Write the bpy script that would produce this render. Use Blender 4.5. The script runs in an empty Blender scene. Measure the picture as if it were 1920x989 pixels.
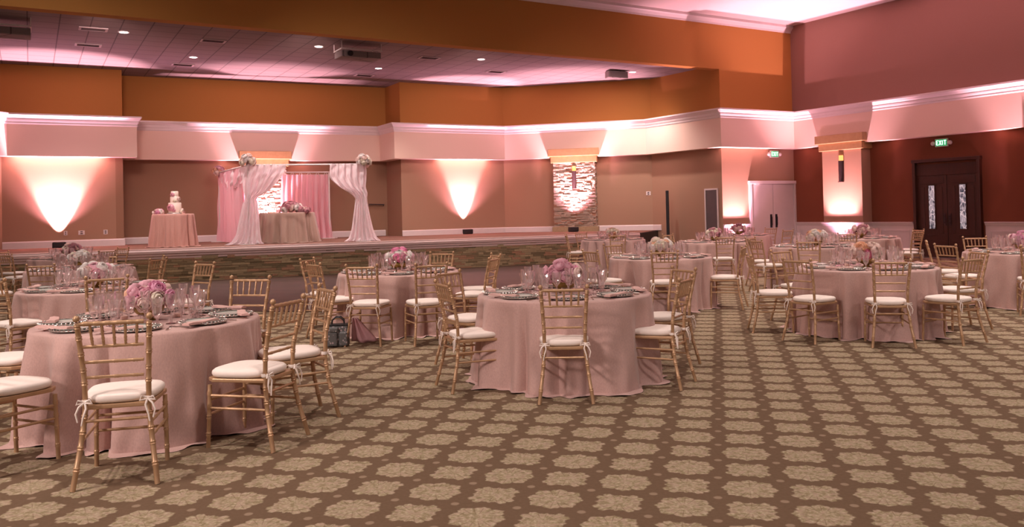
import bpy, math, random
from math import sin, cos, pi, radians, sqrt, atan2
from mathutils import Vector, Matrix
C = bpy.context.scene.collection
random.seed(7)
SH = 0.80            # stage height
CEIL_S = 5.88        # stage ceiling
CEIL_H = 7.33        # hall ceiling

# ------------------------------------------------------------------ materials
class S:
    """tiny arithmetic wrapper over shader sockets"""
    def __init__(s, nt, sock): s.nt, s.k = nt, sock
    def _m(s, op, *o):
        n = s.nt.nodes.new('ShaderNodeMath'); n.operation = op
        for i, v in enumerate((s,) + o):
            if isinstance(v, S): s.nt.links.new(v.k, n.inputs[i])
            else: n.inputs[i].default_value = v
        return S(s.nt, n.outputs[0])
    def __add__(s, o): return s._m('ADD', o)
    def __sub__(s, o): return s._m('SUBTRACT', o)
    def __mul__(s, o): return s._m('MULTIPLY', o)
    def __truediv__(s, o): return s._m('DIVIDE', o)
    __radd__ = __add__; __rmul__ = __mul__
    def rsub(s, v): return (s * -1.0) + v
    def f(s, op, *o): return s._m(op, *o)
    def step(s, w):  # 0..1 around zero with softness w
        n = s.nt.nodes.new('ShaderNodeMapRange'); n.interpolation_type = 'SMOOTHSTEP'
        s.nt.links.new(s.k, n.inputs[0]); n.inputs[1].default_value = -w; n.inputs[2].default_value = w
        return S(s.nt, n.outputs[0])

def new_mat(name):
    m = bpy.data.materials.new(name); m.use_nodes = True
    nt = m.node_tree; b = nt.nodes['Principled BSDF']
    return m, nt, b
def mixc(nt, fac, a, b):
    n = nt.nodes.new('ShaderNodeMix'); n.data_type = 'RGBA'
    if isinstance(fac, S): nt.links.new(fac.k, n.inputs[0])
    elif hasattr(fac, 'node'): nt.links.new(fac, n.inputs[0])
    else: n.inputs[0].default_value = fac
    for i, v in ((6, a), (7, b)):
        if hasattr(v, 'node'): nt.links.new(v, n.inputs[i])
        else: n.inputs[i].default_value = (*v, 1)
    return n.outputs[2]
def noise(nt, scale, detail=3, coord='Object', rough=.5, stretch=None):
    tc = nt.nodes.new('ShaderNodeTexCoord'); n = nt.nodes.new('ShaderNodeTexNoise')
    n.inputs['Scale'].default_value = scale; n.inputs['Detail'].default_value = detail; n.inputs['Roughness'].default_value = rough
    src = tc.outputs[coord]
    if stretch:
        mp = nt.nodes.new('ShaderNodeMapping'); mp.inputs['Scale'].default_value = stretch
        nt.links.new(src, mp.inputs[0]); src = mp.outputs[0]
    nt.links.new(src, n.inputs['Vector'])
    return n.outputs['Fac']
def bump(nt, b, h, strength=.3, dist=.01):
    n = nt.nodes.new('ShaderNodeBump'); n.inputs['Strength'].default_value = strength; n.inputs['Distance'].default_value = dist
    nt.links.new(h.k if isinstance(h, S) else h, n.inputs['Height']); nt.links.new(n.outputs[0], b.inputs['Normal'])
def simple(name, col, rough=.6, metal=0, var=.12, scale=8, bmp=0, spec=.5, detail=3, stretch=None, sheen=0):
    m, nt, b = new_mat(name)
    nz = noise(nt, scale, detail, stretch=stretch)
    lo = tuple(max(0, c * (1 - var)) for c in col); hi = tuple(min(1, c * (1 + var)) for c in col)
    nt.links.new(mixc(nt, nz, lo, hi), b.inputs['Base Color'])
    b.inputs['Roughness'].default_value = rough; b.inputs['Metallic'].default_value = metal
    b.inputs['Specular IOR Level'].default_value = spec
    if sheen: b.inputs['Sheen Weight'].default_value = sheen
    if bmp: bump(nt, b, nz, bmp, .01)
    return m
def emis(name, col, st):
    m, nt, b = new_mat(name)
    b.inputs['Base Color'].default_value = (*col, 1); b.inputs['Emission Color'].default_value = (*col, 1)
    b.inputs['Emission Strength'].default_value = st
    return m

def wall_paper(name, col, var=.10):
    m, nt, b = new_mat(name)
    n1 = noise(nt, 90, 2, stretch=(1, 1, .6)); n2 = noise(nt, 3, 3)
    a = tuple(c * (1 - var) for c in col); d = tuple(min(1, c * (1 + var)) for c in col)
    c1 = mixc(nt, n1, a, d); nt.links.new(mixc(nt, n2, c1, col), b.inputs['Base Color'])
    b.inputs['Roughness'].default_value = .85; b.inputs['Specular IOR Level'].default_value = .2
    bump(nt, b, n1, .25, .004)
    return m

def carpet_mat():
    m, nt, b = new_mat('carpet')
    tc = nt.nodes.new('ShaderNodeTexCoord'); sp = nt.nodes.new('ShaderNodeSeparateXYZ')
    nt.links.new(tc.outputs['Object'], sp.inputs[0])
    X, Y = S(nt, sp.outputs[0]), S(nt, sp.outputs[1])
    a, s = -.24182, .33377
    x = (X * (cos(a) / s)) + (Y * (sin(a) / s)) + .62047
    y = (X * (-sin(a) / s)) + (Y * (cos(a) / s)) - 13.0313
    ix, iy = x.f('ROUND'), y.f('ROUND')
    lx, ly = x - ix, y - iy
    par = (ix + iy).f('MULTIPLY', .5).f('FRACT').f('GREATER_THAN', .25)   # 1 for odd cells
    ax, ay = lx.f('ABSOLUTE'), ly.f('ABSOLUTE')
    th = ly.f('ARCTAN2', lx)
    rr = (ax.f('POWER', 2.35) + ay.f('POWER', 2.35)).f('POWER', 1 / 2.35)
    nz = S(nt, noise(nt, 38, 3)); wob = (nz - .5) * .05
    R1 = (th * 8.0).f('COSINE') * .028 + (th * 24.0).f('COSINE') * .010 + .405
    R2 = (th * 4.0).f('COSINE') * -.042 + (th * 12.0).f('COSINE') * .026 + (th * 28.0).f('COSINE') * .010 + .365
    R = R1 + (R2 - R1) * par
    mask = (R + wob - rr).step(.02)
    # small rosettes where four cells meet
    qx, qy = ax.rsub(.5), ay.rsub(.5)
    rq = (qx * qx + qy * qy).f('SQRT')
    dotm = (rq.rsub(.065) + wob * .4).step(.015)
    # inner ornament: petal veins and rings
    vein = (((th * 8.0).f('SINE').f('ABSOLUTE')).rsub(.22)).step(.15) * ((rr - .12).step(.03)) * ((rr.rsub(.40)).step(.03))
    ring = ((rr * 30.0).f('SINE') - .55).step(.3)
    spk = S(nt, noise(nt, 60, 2)); spk2 = S(nt, noise(nt, 24, 2))
    c1 = mixc(nt, (spk2 - .5).step(.12), (.29, .245, .140), (.37, .275, .20))
    c1 = mixc(nt, (spk - .56).step(.05), c1, (.43, .36, .25))
    dark = vein * .5 + ring * .18 + ((spk2.rsub(.42)).step(.05)) * .30
    c1 = mixc(nt, dark, c1, (.17, .115, .07))
    g = mixc(nt, S(nt, noise(nt, 45, 2)), (.125, .080, .048), (.165, .108, .070))
    col = mixc(nt, dotm * .6, g, (.36, .27, .19))
    col = mixc(nt, mask, col, c1)
    nt.links.new(col, b.inputs['Base Color'])
    b.inputs['Roughness'].default_value = .95; b.inputs['Specular IOR Level'].default_value = .1
    bump(nt, b, S(nt, noise(nt, 260, 2)) + mask * .5, .4, .004)
    return m

def tile_mat(name, col, line, size, ang, lw=.012):
    m, nt, b = new_mat(name)
    tc = nt.nodes.new('ShaderNodeTexCoord'); sp = nt.nodes.new('ShaderNodeSeparateXYZ')
    nt.links.new(tc.outputs['Object'], sp.inputs[0]); X, Y = S(nt, sp.outputs[0]), S(nt, sp.outputs[1])
    x = X * (cos(ang) / size) + Y * (sin(ang) / size); y = X * (-sin(ang) / size) + Y * (cos(ang) / size)
    fx = (x.f('FRACT') - .5).f('ABSOLUTE'); fy = (y.f('FRACT') - .5).f('ABSOLUTE')
    e = fx.f('MAXIMUM', fy); ln = (e - (.5 - lw / size)).step(.004 / size)
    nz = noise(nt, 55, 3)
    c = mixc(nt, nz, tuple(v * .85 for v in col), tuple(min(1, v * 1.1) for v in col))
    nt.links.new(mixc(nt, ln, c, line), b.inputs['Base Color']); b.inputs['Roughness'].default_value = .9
    bump(nt, b, nz, .3, .004)
    return m

def parquet_mat():
    m, nt, b = new_mat('dance_parquet')
    tc = nt.nodes.new('ShaderNodeTexCoord'); mp = nt.nodes.new('ShaderNodeMapping')
    mp.inputs['Rotation'].default_value = (0, 0, .2418); nt.links.new(tc.outputs['Object'], mp.inputs[0])
    br = nt.nodes.new('ShaderNodeTexBrick'); nt.links.new(mp.outputs[0], br.inputs[0])
    br.inputs['Scale'].default_value = 1; br.inputs['Brick Width'].default_value = .9; br.inputs['Row Height'].default_value = .09
    br.inputs['Mortar Size'].default_value = .002
    br.inputs['Color1'].default_value = (.060, .034, .024, 1); br.inputs['Color2'].default_value = (.085, .047, .032, 1); br.inputs['Mortar'].default_value = (.03, .015, .01, 1)
    nt.links.new(br.outputs[0], b.inputs['Base Color']); b.inputs['Roughness'].default_value = .55; b.inputs['Specular IOR Level'].default_value = .3
    return m

def wood_mat(name, a, d, rough=.4, stretch=(3, 3, 30)):
    m, nt, b = new_mat(name)
    nz = noise(nt, 2.5, 5, stretch=stretch)
    nt.links.new(mixc(nt, nz, a, d), b.inputs['Base Color']); b.inputs['Roughness'].default_value = rough
    return m

def glass_mat():
    m, nt, b = new_mat('cut_glass')
    for n in list(nt.nodes):
        if n.type != 'OUTPUT_MATERIAL': nt.nodes.remove(n)
    out = nt.nodes[0]
    tr = nt.nodes.new('ShaderNodeBsdfTransparent'); tr.inputs[0].default_value = (.95, .93, .93, 1)
    gl = nt.nodes.new('ShaderNodeBsdfGlossy'); gl.inputs['Roughness'].default_value = .08; gl.inputs[0].default_value = (1, .93, .93, 1)
    df = nt.nodes.new('ShaderNodeBsdfTranslucent'); df.inputs[0].default_value = (.95, .80, .80, 1)
    lw = nt.nodes.new('ShaderNodeLayerWeight'); lw.inputs[0].default_value = .62
    mx = nt.nodes.new('ShaderNodeMixShader'); nt.links.new(lw.outputs['Facing'], mx.inputs[0])
    m2 = nt.nodes.new('ShaderNodeMixShader'); m2.inputs[0].default_value = .17
    nt.links.new(tr.outputs[0], m2.inputs[1]); nt.links.new(df.outputs[0], m2.inputs[2])
    nt.links.new(m2.outputs[0], mx.inputs[1]); nt.links.new(gl.outputs[0], mx.inputs[2])
    nt.links.new(mx.outputs[0], out.inputs[0])
    return m

def sheer_mat(name, col, alpha):
    m, nt, b = new_mat(name)
    nz = noise(nt, 300, 2)
    b.inputs['Base Color'].default_value = (*col, 1); b.inputs['Roughness'].default_value = .8
    b.inputs['Alpha'].default_value = alpha
    out = [n for n in nt.nodes if n.type == 'OUTPUT_MATERIAL'][0]
    tl = nt.nodes.new('ShaderNodeBsdfTranslucent'); tl.inputs[0].default_value = (*col, 1)
    mx = nt.nodes.new('ShaderNodeMixShader'); mx.inputs[0].default_value = .35
    nt.links.new(b.outputs[0], mx.inputs[1]); nt.links.new(tl.outputs[0], mx.inputs[2]); nt.links.new(mx.outputs[0], out.inputs[0])
    return m

M = {}
M['carpet'] = carpet_mat()
M['tan'] = wall_paper('tan_wall_covering', (.37, .235, .155))
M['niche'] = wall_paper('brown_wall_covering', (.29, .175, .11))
M['orange'] = wall_paper('ochre_wall_covering', (.44, .205, .055))
M['cream'] = wall_paper('cream_soffit_paint', (.80, .63, .52), .04)
M['red'] = wall_paper('rust_wall_covering', (.20, .066, .034), .12)
M['mauve'] = wall_paper('mauve_tan_wall_covering', (.29, .165, .125))
M['white'] = simple('white_trim_paint', (.72, .66, .64), .45, var=.04)
M['hall_ceiling'] = simple('hall_ceiling_plaster', (.72, .62, .60), .9, var=.05, scale=30, bmp=.2)
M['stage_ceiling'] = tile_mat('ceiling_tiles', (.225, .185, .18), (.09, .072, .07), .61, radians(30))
M['stage_carpet'] = simple('stage_carpet', (.21, .115, .085), .95, var=.25, scale=60, bmp=.3, spec=.1)
M['parquet'] = parquet_mat()
M['stage_trim'] = simple('stage_edge_trim', (.62, .44, .41), .5, var=.08)
def stone_mat(name, lo, hi, acc):
    m, nt, b = new_mat(name)
    g = nt.nodes.new('ShaderNodeNewGeometry')
    ri = S(nt, g.outputs['Random Per Island']); nz = noise(nt, 25, 4)
    c = mixc(nt, ri, lo, hi)
    c = mixc(nt, ((ri * 7.3).f('FRACT') - .8).step(.05), c, acc)
    c = mixc(nt, S(nt, nz) * .5, c, tuple(v * .5 for v in lo))
    nt.links.new(c, b.inputs['Base Color']); b.inputs['Roughness'].default_value = .85
    bump(nt, b, nz, .6, .02)
    return m
M['stage_stone'] = stone_mat('stage_ledge_stone', (.20, .145, .075), (.60, .45, .26), (.50, .27, .16))
M['column_stone'] = stone_mat('column_ledge_stone', (.33, .25, .18), (.58, .47, .38), (.40, .20, .12))
M['cap_wood'] = wood_mat('golden_wood', (.31, .18, .075), (.44, .28, .13), .45, (4, 4, 4))
M['door_wood'] = wood_mat('dark_mahogany', (.030, .010, .006), (.075, .026, .014), .35, (14, 14, 1.5))
M['black'] = simple('black_plastic', (.012, .010, .012), .5, var=.1)
M['bronze'] = simple('dark_bronze', (.06, .035, .035), .45, .4)
M['amber'] = emis('amber_lamp_glass', (1, .42, .12), 1.3)
M['chrome'] = simple('silverware', (.75, .70, .66), .18, 1, var=.05)
M['gold'] = simple('gold_chair_paint', (.52, .325, .185), .38, .35, var=.18, scale=14)
M['cushion'] = simple('ivory_cushion', (.90, .80, .73), .85, var=.04, scale=40, bmp=.15)
def cloth_mat(name, col, bm=.35):
    m, nt, b = new_mat(name)
    n1 = noise(nt, 120, 3, stretch=(1, 1, .5)); n2 = noise(nt, 4, 4)
    c = mixc(nt, n1, tuple(v * .72 for v in col), tuple(min(1, v * 1.2) for v in col))
    nt.links.new(mixc(nt, S(nt, n2) * .5, c, col), b.inputs['Base Color'])
    b.inputs['Roughness'].default_value = .62; b.inputs['Specular IOR Level'].default_value = .35; b.inputs['Sheen Weight'].default_value = .25
    bump(nt, b, S(nt, n1) * .3 + S(nt, n2), bm, .01)
    return m
M['cloth'] = cloth_mat('blush_tablecloth', (.57, .365, .325))
M['cake_cloth'] = cloth_mat('rose_taupe_tablecloth', (.62, .34, .28))
M['taupe_cloth'] = cloth_mat('sequinned_taupe_tablecloth', (.40, .27, .21), .8)
M['napkin'] = simple('blush_napkin', (.66, .42, .38), .8, var=.06, scale=30, bmp=.2)
M['charger'] = simple('pewter_charger', (.50, .49, .46), .33, .7, var=.1)
M['plate'] = simple('pale_glass_plate', (.60, .58, .53), .15, var=.05)
M['platerim'] = simple('grey_green_plate_rim', (.20, .24, .21), .2, .3)
M['glass'] = glass_mat()
M['candle'] = simple('blush_candle_wax', (.75, .50, .40), .5, var=.04)
M['vase'] = simple('antique_gold_vase', (.33, .235, .07), .3, .7, var=.3, scale=20)
M['leaf'] = simple('leaf_green', (.10, .14, .045), .6, var=.3)
FC = {'pink': (.98, .62, .70), 'hot': (.95, .38, .58), 'cream': (.98, .86, .74), 'peach': (.95, .60, .42), 'lilac': (.86, .48, .64), 'blush': (.96, .76, .70), 'white': (.97, .88, .85), 'dusty': (.66, .36, .40)}
def petal_mat(name, col):
    m, nt, b = new_mat(name)
    nz = noise(nt, 30, 3); c = mixc(nt, nz, tuple(v * .88 for v in col), tuple(min(1, v * 1.12) for v in col))
    nt.links.new(c, b.inputs['Base Color']); b.inputs['Roughness'].default_value = .75; b.inputs['Specular IOR Level'].default_value = .2
    out = [n for n in nt.nodes if n.type == 'OUTPUT_MATERIAL'][0]
    tl = nt.nodes.new('ShaderNodeBsdfTranslucent'); nt.links.new(c, tl.inputs[0])
    mx = nt.nodes.new('ShaderNodeMixShader'); mx.inputs[0].default_value = .38
    nt.links.new(b.outputs[0], mx.inputs[1]); nt.links.new(tl.outputs[0], mx.inputs[2]); nt.links.new(mx.outputs[0], out.inputs[0])
    return m
for k, c in FC.items(): M['f_' + k] = petal_mat(k + '_petals', c)
M['sheer'] = sheer_mat('sheer_white_drape', (.97, .88, .90), .95)
M['pinkdrape'] = sheer_mat('sheer_pink_curtain', (.93, .60, .66), .90)
M['icing'] = simple('white_icing', (.86, .76, .66), .5, var=.03)
M['bag'] = None
def bag_mat():
    m, nt, b = new_mat('patterned_bag_fabric')
    v = nt.nodes.new('ShaderNodeTexVoronoi'); v.inputs['Scale'].default_value = 26
    tc = nt.nodes.new('ShaderNodeTexCoord'); nt.links.new(tc.outputs['Object'], v.inputs['Vector'])
    d = S(nt, v.outputs['Distance'])
    c = mixc(nt, (d - .32).step(.06), (.46, .40, .41), (.13, .13, .13))
    c = mixc(nt, (d.rsub(.14)).step(.04), c, (.50, .22, .28))
    nt.links.new(c, b.inputs['Base Color']); b.inputs['Roughness'].default_value = .8
    return m
M['bag'] = bag_mat()
M['pinkcloth'] = simple('pink_blanket', (.55, .30, .32), .9, var=.08)
M['grille'] = simple('grey_grille', (.16, .135, .135), .6, var=.1)
M['vent'] = simple('vent_frame_paint', (.45, .38, .37), .6, var=.04)
M['lens'] = emis('downlight_lens', (1, .93, .88), 14)
M['exitgreen'] = emis('exit_face_green', (.03, .40, .15), .55)
M['exitletter'] = emis('exit_letter_light', (.62, 1, .78), 1.6)
M['steel'] = simple('brushed_steel', (.5, .5, .52), .3, .9)
def leaded():
    m, nt, b = new_mat('leaded_glass')
    tc = nt.nodes.new('ShaderNodeTexCoord'); v = nt.nodes.new('ShaderNodeTexVoronoi'); v.feature = 'DISTANCE_TO_EDGE'
    mp = nt.nodes.new('ShaderNodeMapping'); mp.inputs['Scale'].default_value = (11, 11, 5); nt.links.new(tc.outputs['Object'], mp.inputs[0])
    nt.links.new(mp.outputs[0], v.inputs['Vector']); v.inputs['Scale'].default_value = 1
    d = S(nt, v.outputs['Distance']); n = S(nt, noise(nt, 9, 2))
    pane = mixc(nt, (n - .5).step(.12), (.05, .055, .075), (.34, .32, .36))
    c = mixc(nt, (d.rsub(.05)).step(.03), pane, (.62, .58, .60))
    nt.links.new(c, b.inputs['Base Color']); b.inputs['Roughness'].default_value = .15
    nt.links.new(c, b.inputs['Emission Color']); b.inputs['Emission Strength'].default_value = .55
    return m
M['leaded'] = leaded()

# ------------------------------------------------------------------ mesh building
class MB:
    def __init__(s): s.v, s.f, s.mi = [], [], []
    def add(s, vs, fs, mi=0, mat=None):
        o = len(s.v)
        s.v += [tuple(mat @ Vector(p)) if mat else tuple(p) for p in vs]
        s.f += [tuple(i + o for i in f) for f in fs]; s.mi += [mi] * len(fs)
    def box(s, c, d, rz=0, mi=0, mat=None):
        hx, hy, hz = d[0] / 2, d[1] / 2, d[2] / 2
        r = Matrix.Translation(c) @ Matrix.Rotation(rz, 4, 'Z')
        if mat: r = mat @ r
        vs = [(x, y, z) for z in (-hz, hz) for y in (-hy, hy) for x in (-hx, hx)]
        s.add(vs, [(0, 2, 3, 1), (4, 5, 7, 6), (0, 1, 5, 4), (2, 6, 7, 3), (0, 4, 6, 2), (1, 3, 7, 5)], mi, r)
    def tube(s, pts, rad, n=8, mi=0, cap=True):
        P = [Vector(p) for p in pts]
        if not hasattr(rad, '__len__'): rad = [rad] * len(P)
        vs, fs = [], []; prev = None
        for i, p in enumerate(P):
            t = (P[min(i + 1, len(P) - 1)] - P[max(i - 1, 0)])
            t = t.normalized() if t.length > 1e-9 else Vector((0, 0, 1))
            if prev is None:
                a = Vector((1, 0, 0)) if abs(t.x) < .9 else Vector((0, 1, 0))
            else: a = prev
            u = (a - t * a.dot(t)).normalized(); w = t.cross(u); prev = u
            for k in range(n):
                g = 2 * pi * k / n; vs.append(tuple(p + (u * cos(g) + w * sin(g)) * rad[i]))
        for i in range(len(P) - 1):
            for k in range(n):
                a = i * n + k; b = i * n + (k + 1) % n; fs.append((a, b, b + n, a + n))
        if cap: fs.append(tuple(range(n))[::-1]); fs.append(tuple(range((len(P) - 1) * n, len(P) * n)))
        s.add(vs, fs, mi)
    def lathe(s, prof, n=24, c=(0, 0, 0), mi=0, rib=0, ribn=0, capb=True, capt=False, mat=None):
        vs, fs = [], []
        for j, q in enumerate(prof):
            r, z = q[0], q[1]; a = q[2] if len(q) > 2 else 0
            for k in range(n):
                g = 2 * pi * k / n; rr = r * (1 + (rib * a) * cos(ribn * g))
                vs.append((c[0] + rr * cos(g), c[1] + rr * sin(g), c[2] + z))
        for j in range(len(prof) - 1):
            for k in range(n):
                a = j * n + k; b = j * n + (k + 1) % n; fs.append((a, b, b + n, a + n))
        if capb: fs.append(tuple(range(n))[::-1])
        if capt: fs.append(tuple(range((len(prof) - 1) * n, len(prof) * n)))
        s.add(vs, fs, mi, mat)
    def ball(s, c, r, n=10, m=6, mi=0, sc=(1, 1, 1)):
        pr = [(max(1e-4, sin(pi * j / m)), -cos(pi * j / m)) for j in range(m + 1)]
        mt = Matrix.Translation(c) @ Matrix.Diagonal((r * sc[0], r * sc[1], r * sc[2], 1))
        s.lathe(pr, n, mi=mi, capb=False, mat=mt)
    def prism(s, poly, z0, z1, mi=0):
        n = len(poly); vs = [(x, y, z0) for x, y in poly] + [(x, y, z1) for x, y in poly]
        fs = [tuple(range(n))[::-1], tuple(range(n, 2 * n))] + [(i, (i + 1) % n, (i + 1) % n + n, i + n) for i in range(n)]
        s.add(vs, fs, mi)
    def build(s, name, mats, parent=None, smooth=False, bevel=0):
        me = bpy.data.meshes.new(name); me.from_pydata(s.v, [], s.f)
        if not isinstance(mats, (list, tuple)): mats = [mats]
        for m in mats: me.materials.append(m)
        me.polygons.foreach_set('material_index', s.mi)
        if smooth:
            me.polygons.foreach_set('use_smooth', [True] * len(me.polygons))
        me.update()
        import bmesh
        bm = bmesh.new(); bm.from_mesh(me); bmesh.ops.recalc_face_normals(bm, faces=bm.faces); bm.to_mesh(me); bm.free()
        if smooth: me.set_sharp_from_angle(angle=radians(50))
        o = bpy.data.objects.new(name, me); C.objects.link(o)
        if parent: o.parent = parent
        if bevel:
            b = o.modifiers.new('bevel', 'BEVEL'); b.width = bevel; b.segments = 2; b.limit_method = 'ANGLE'
        return o
def tag(o, label=None, cat=None, group=None, kind=None):
    for k, v in (('label', label), ('category', cat), ('group', group), ('kind', kind)):
        if v: o[k] = v
    return o
def empty(name, loc=(0, 0, 0), rz=0, label=None, cat=None, group=None):
    o = bpy.data.objects.new(name, None); C.objects.link(o); o.location = loc; o.rotation_euler = (0, 0, rz)
    o.empty_display_size = .1
    return tag(o, label, cat, group)
def copy_tree(o, parent=None):
    c = o.copy(); C.objects.link(c)
    if parent: c.parent = parent
    for ch in o.children: copy_tree(ch, c)
    return c
class Proto:
    """first use places the built thing itself, later uses copy it with its parts"""
    def __init__(s, make): s.make, s.o = make, None
    def put(s, loc, rz, label, cat, group=None):
        if s.o is None: s.o = s.make(); o = s.o
        else: o = copy_tree(s.o)
        o.location = loc; o.rotation_euler = (0, 0, rz); tag(o, label, cat)
        if group: o['group'] = group
        elif 'group' in o: del o['group']
        return o

# ------------------------------------------------------------------ room layout (metres, camera at x=0 y=0)
A00 = (-16.04, 14.0); A0 = (-13.89, 22.74); A1 = (-11.23, 24.15); B0 = (-11.72, 25.03); B1 = (-4.28, 28.65)
C0 = (-3.63, 27.49); CD = (-.26, 29.28); DE = (4.72, 28.05); EF = (6.41, 25.45); FG = (9.14, 27.02)
GD = Vector((.518, -.855)).normalized(); G9 = tuple(Vector(FG) + GD * 15.5)
FD = (Vector(FG) - Vector(EF)).normalized()
def nrm(a, b):
    d = (Vector(b) - Vector(a)).normalized(); return Vector((d.y, -d.x))       # towards the room
def sweep(name, path, prof, mat, closed_prof=True, ends=True):
    """sweep a (offset, z) profile along the wall line with mitred corners"""
    P = [Vector(p) for p in path]; mt = []
    for i in range(len(P)):
        if i == 0: m = nrm(P[0], P[1])
        elif i == len(P) - 1: m = nrm(P[-2], P[-1])
        else:
            a, b = nrm(P[i - 1], P[i]), nrm(P[i], P[i + 1]); m = (a + b) / (1 + a.dot(b))
        mt.append(m)
    k = len(prof); mb = MB(); vs = []
    for p, m in zip(P, mt):
        for o, z in prof: q = p + m * o; vs.append((q.x, q.y, z))
    fs = []
    for i in range(len(P) - 1):
        for j in range(k if closed_prof else k - 1):
            a = i * k + j; b = i * k + (j + 1) % k; fs.append((a, b, b + k, a + k))
    if ends: fs.append(tuple(range(k))); fs.append(tuple(range((len(P) - 1) * k, len(P) * k))[::-1])
    mb.add(vs, fs)
    return tag(mb.build(name, mat), kind='structure')
def wall(name, a, b, z0, z1, mat, th=.2):
    return sweep(name, [a, b], [(0, z0), (-th, z0), (-th, z1), (0, z1)], mat)

# floor
mb = MB(); mb.add([(-24, -4, 0), (26, -4, 0), (26, 34, 0), (-24, 34, 0)], [(0, 1, 2, 3)])
tag(mb.build('floor', M['carpet']), kind='structure')
# dance floor set into the carpet in front of the stage
dx, dy = Vector((cos(-.2418), sin(-.2418))), Vector((.2394, .9709))
p0 = Vector((2.5, 11.85)); w_ = 12.0
stage_front = lambda X: 20.16 + (X + 8.27) * .404
q0 = p0 - dx * w_
def up_to_stage(p):
    t = 0
    while True:
        r = p + dy * t
        if r.y > stage_front(r.x) - .02: return r
        t += .05
mb = MB(); mb.prism([tuple(p0), tuple(up_to_stage(p0)), tuple(up_to_stage(q0)), tuple(q0)], 0, .012)
tag(mb.build('dance_floor', M['parquet']), kind='structure')

# stage
SR = (3.75, stage_front(3.75)); SL = (-15.15, 17.39)
mb = MB(); mb.prism([SL, SR, (4.80, 27.93), DE, CD, C0, B1, B0, A1, A0][::-1], .02, SH)
tag(mb.build('stage_platform', M['stage_carpet']), kind='structure')
def ledge(name, a, b, z0, z1, off, mat, rh=(.035, .07), bw=(.12, .42), jut=.03, parent=None, seed=1, kind=None):
    rnd = random.Random(seed); a = Vector(a); b = Vector(b); n = nrm(a, b); d = (b - a); L = d.length; d.normalize()
    mb = MB(); z = z0
    while z < z1 - .005:
        h = min(rnd.uniform(*rh), z1 - z); x = 0
        while x < L - .005:
            w = min(rnd.uniform(*bw), L - x); j = off + rnd.uniform(0, jut); t = .04
            c = a + d * (x + w / 2) + n * (j - (t + jut) / 2)
            mb.box((c.x, c.y, z + h / 2), (w - .004, t + jut, h - .004), atan2(d.y, d.x))
            x += w
        z += h
    return mb.build(name, mat, parent)
o = ledge('stage_stone_facing', SL, SR, .0, .64, .03, M['stage_stone'], rh=(.035, .08), bw=(.12, .45), jut=.035, seed=3); tag(o, kind='structure')
sweep('trim_1', [SL, SR], [(-.02, .58), (.06, .58), (.06, .64), (.09, .645), (.09, .70), (.12, .705), (.12, .76), (.09, .79), (.09, .812), (-.25, .812), (-.25, .80), (-.02, .79)], M['stage_trim'])
mb = MB()
n = nrm(SR, (4.80, 27.93)); mb.prism([SR, tuple(Vector(SR) + Vector((.05, 0))), (4.86, 27.93), (4.80, 27.93)][::-1], .01, .79)
tag(mb.build('stage_side_skirt', M['black']), kind='structure')

# walls: lower and upper covering
wall('wall_left', A0, A1, 0, 3.4, M['tan']); wall('wall_upper_left', A0, A1, 3.4, CEIL_S, M['orange'])
wall('wall_far_left', A00, A0, 0, 3.4, M['tan']); wall('wall_upper_far_left', A00, A0, 3.4, CEIL_S, M['orange'])
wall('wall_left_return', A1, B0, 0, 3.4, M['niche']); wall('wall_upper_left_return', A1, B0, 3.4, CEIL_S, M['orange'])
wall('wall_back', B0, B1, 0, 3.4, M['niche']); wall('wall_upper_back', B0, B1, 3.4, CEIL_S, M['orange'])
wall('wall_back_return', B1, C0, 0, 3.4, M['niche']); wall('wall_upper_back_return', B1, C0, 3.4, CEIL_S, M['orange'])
wall('wall_back_middle', C0, CD, 0, 3.4, M['tan']); wall('wall_upper_back_middle', C0, CD, 3.4, CEIL_S, M['orange'])
wall('wall_back_right', CD, DE, 0, 3.4, M['tan']); wall('wall_upper_back_right', CD, DE, 3.4, CEIL_S, M['orange'])
wall('wall_stage_side', DE, EF, 0, 3.4, M['tan']); wall('wall_upper_stage_side', DE, EF, 3.4, CEIL_S, M['orange'])
DOORW = Vector(EF) + FD * 1.12
wall('wall_front', EF, FG, 0, 3.4, M['tan'], .3)
beamL = tuple(Vector(EF) - FD * 28)
beamB = (Vector(beamL) - nrm(EF, FG) * .16, Vector(EF) - nrm(EF, FG) * .16)
wall('wall_upper_front', EF, FG, 3.4, CEIL_H, M['orange'], .3)
wall('wall_beam', beamL, EF, 5.74, CEIL_H, M['orange'], .3)
wall('wall_right', FG, G9, 0, 3.4, M['red']); wall('wall_upper_right', FG, G9, 3.4, CEIL_H, M['mauve'])

# soffit band and crown
path = [A00, A0, A1, B0, B1, C0, CD, DE, EF, FG, G9]
sweep('trim_2', path, [(0, 3.33), (.35, 3.33), (.35, 4.36), (0, 4.36)], M['cream'])
sweep('trim_3', path, [(0, 4.24), (.355, 4.20), (.37, 4.23), (.37, 4.27), (.385, 4.29), (.40, 4.33), (.40, 4.36), (.42, 4.38), (.46, 4.44), (.475, 4.445), (.475, 4.49), (0, 4.49)], M['white'])
# crown at the hall ceiling
sweep('trim_4', [beamL, FG], [(0, 7.10), (.02, 7.10), (.03, 7.15), (.09, 7.22), (.13, 7.25), (.13, CEIL_H), (0, CEIL_H)], M['white'])
# baseboards on the stage
sweep('baseboard_stage_left', [A0, A1, B0, tuple(Vector(B1) - (Vector(B1) - Vector(B0)).normalized() * .08)], [(0, SH), (.025, SH), (.025, .97), (.012, 1.0), (0, 1.0)], M['white'])
sweep('baseboard_stage_right', [C0, CD, DE, tuple(Vector(DE) + (Vector(EF) - Vector(DE)).normalized() * .4)], [(0, SH), (.025, SH), (.025, .96), (.012, .985), (0, .985)], M['white'])
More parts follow.
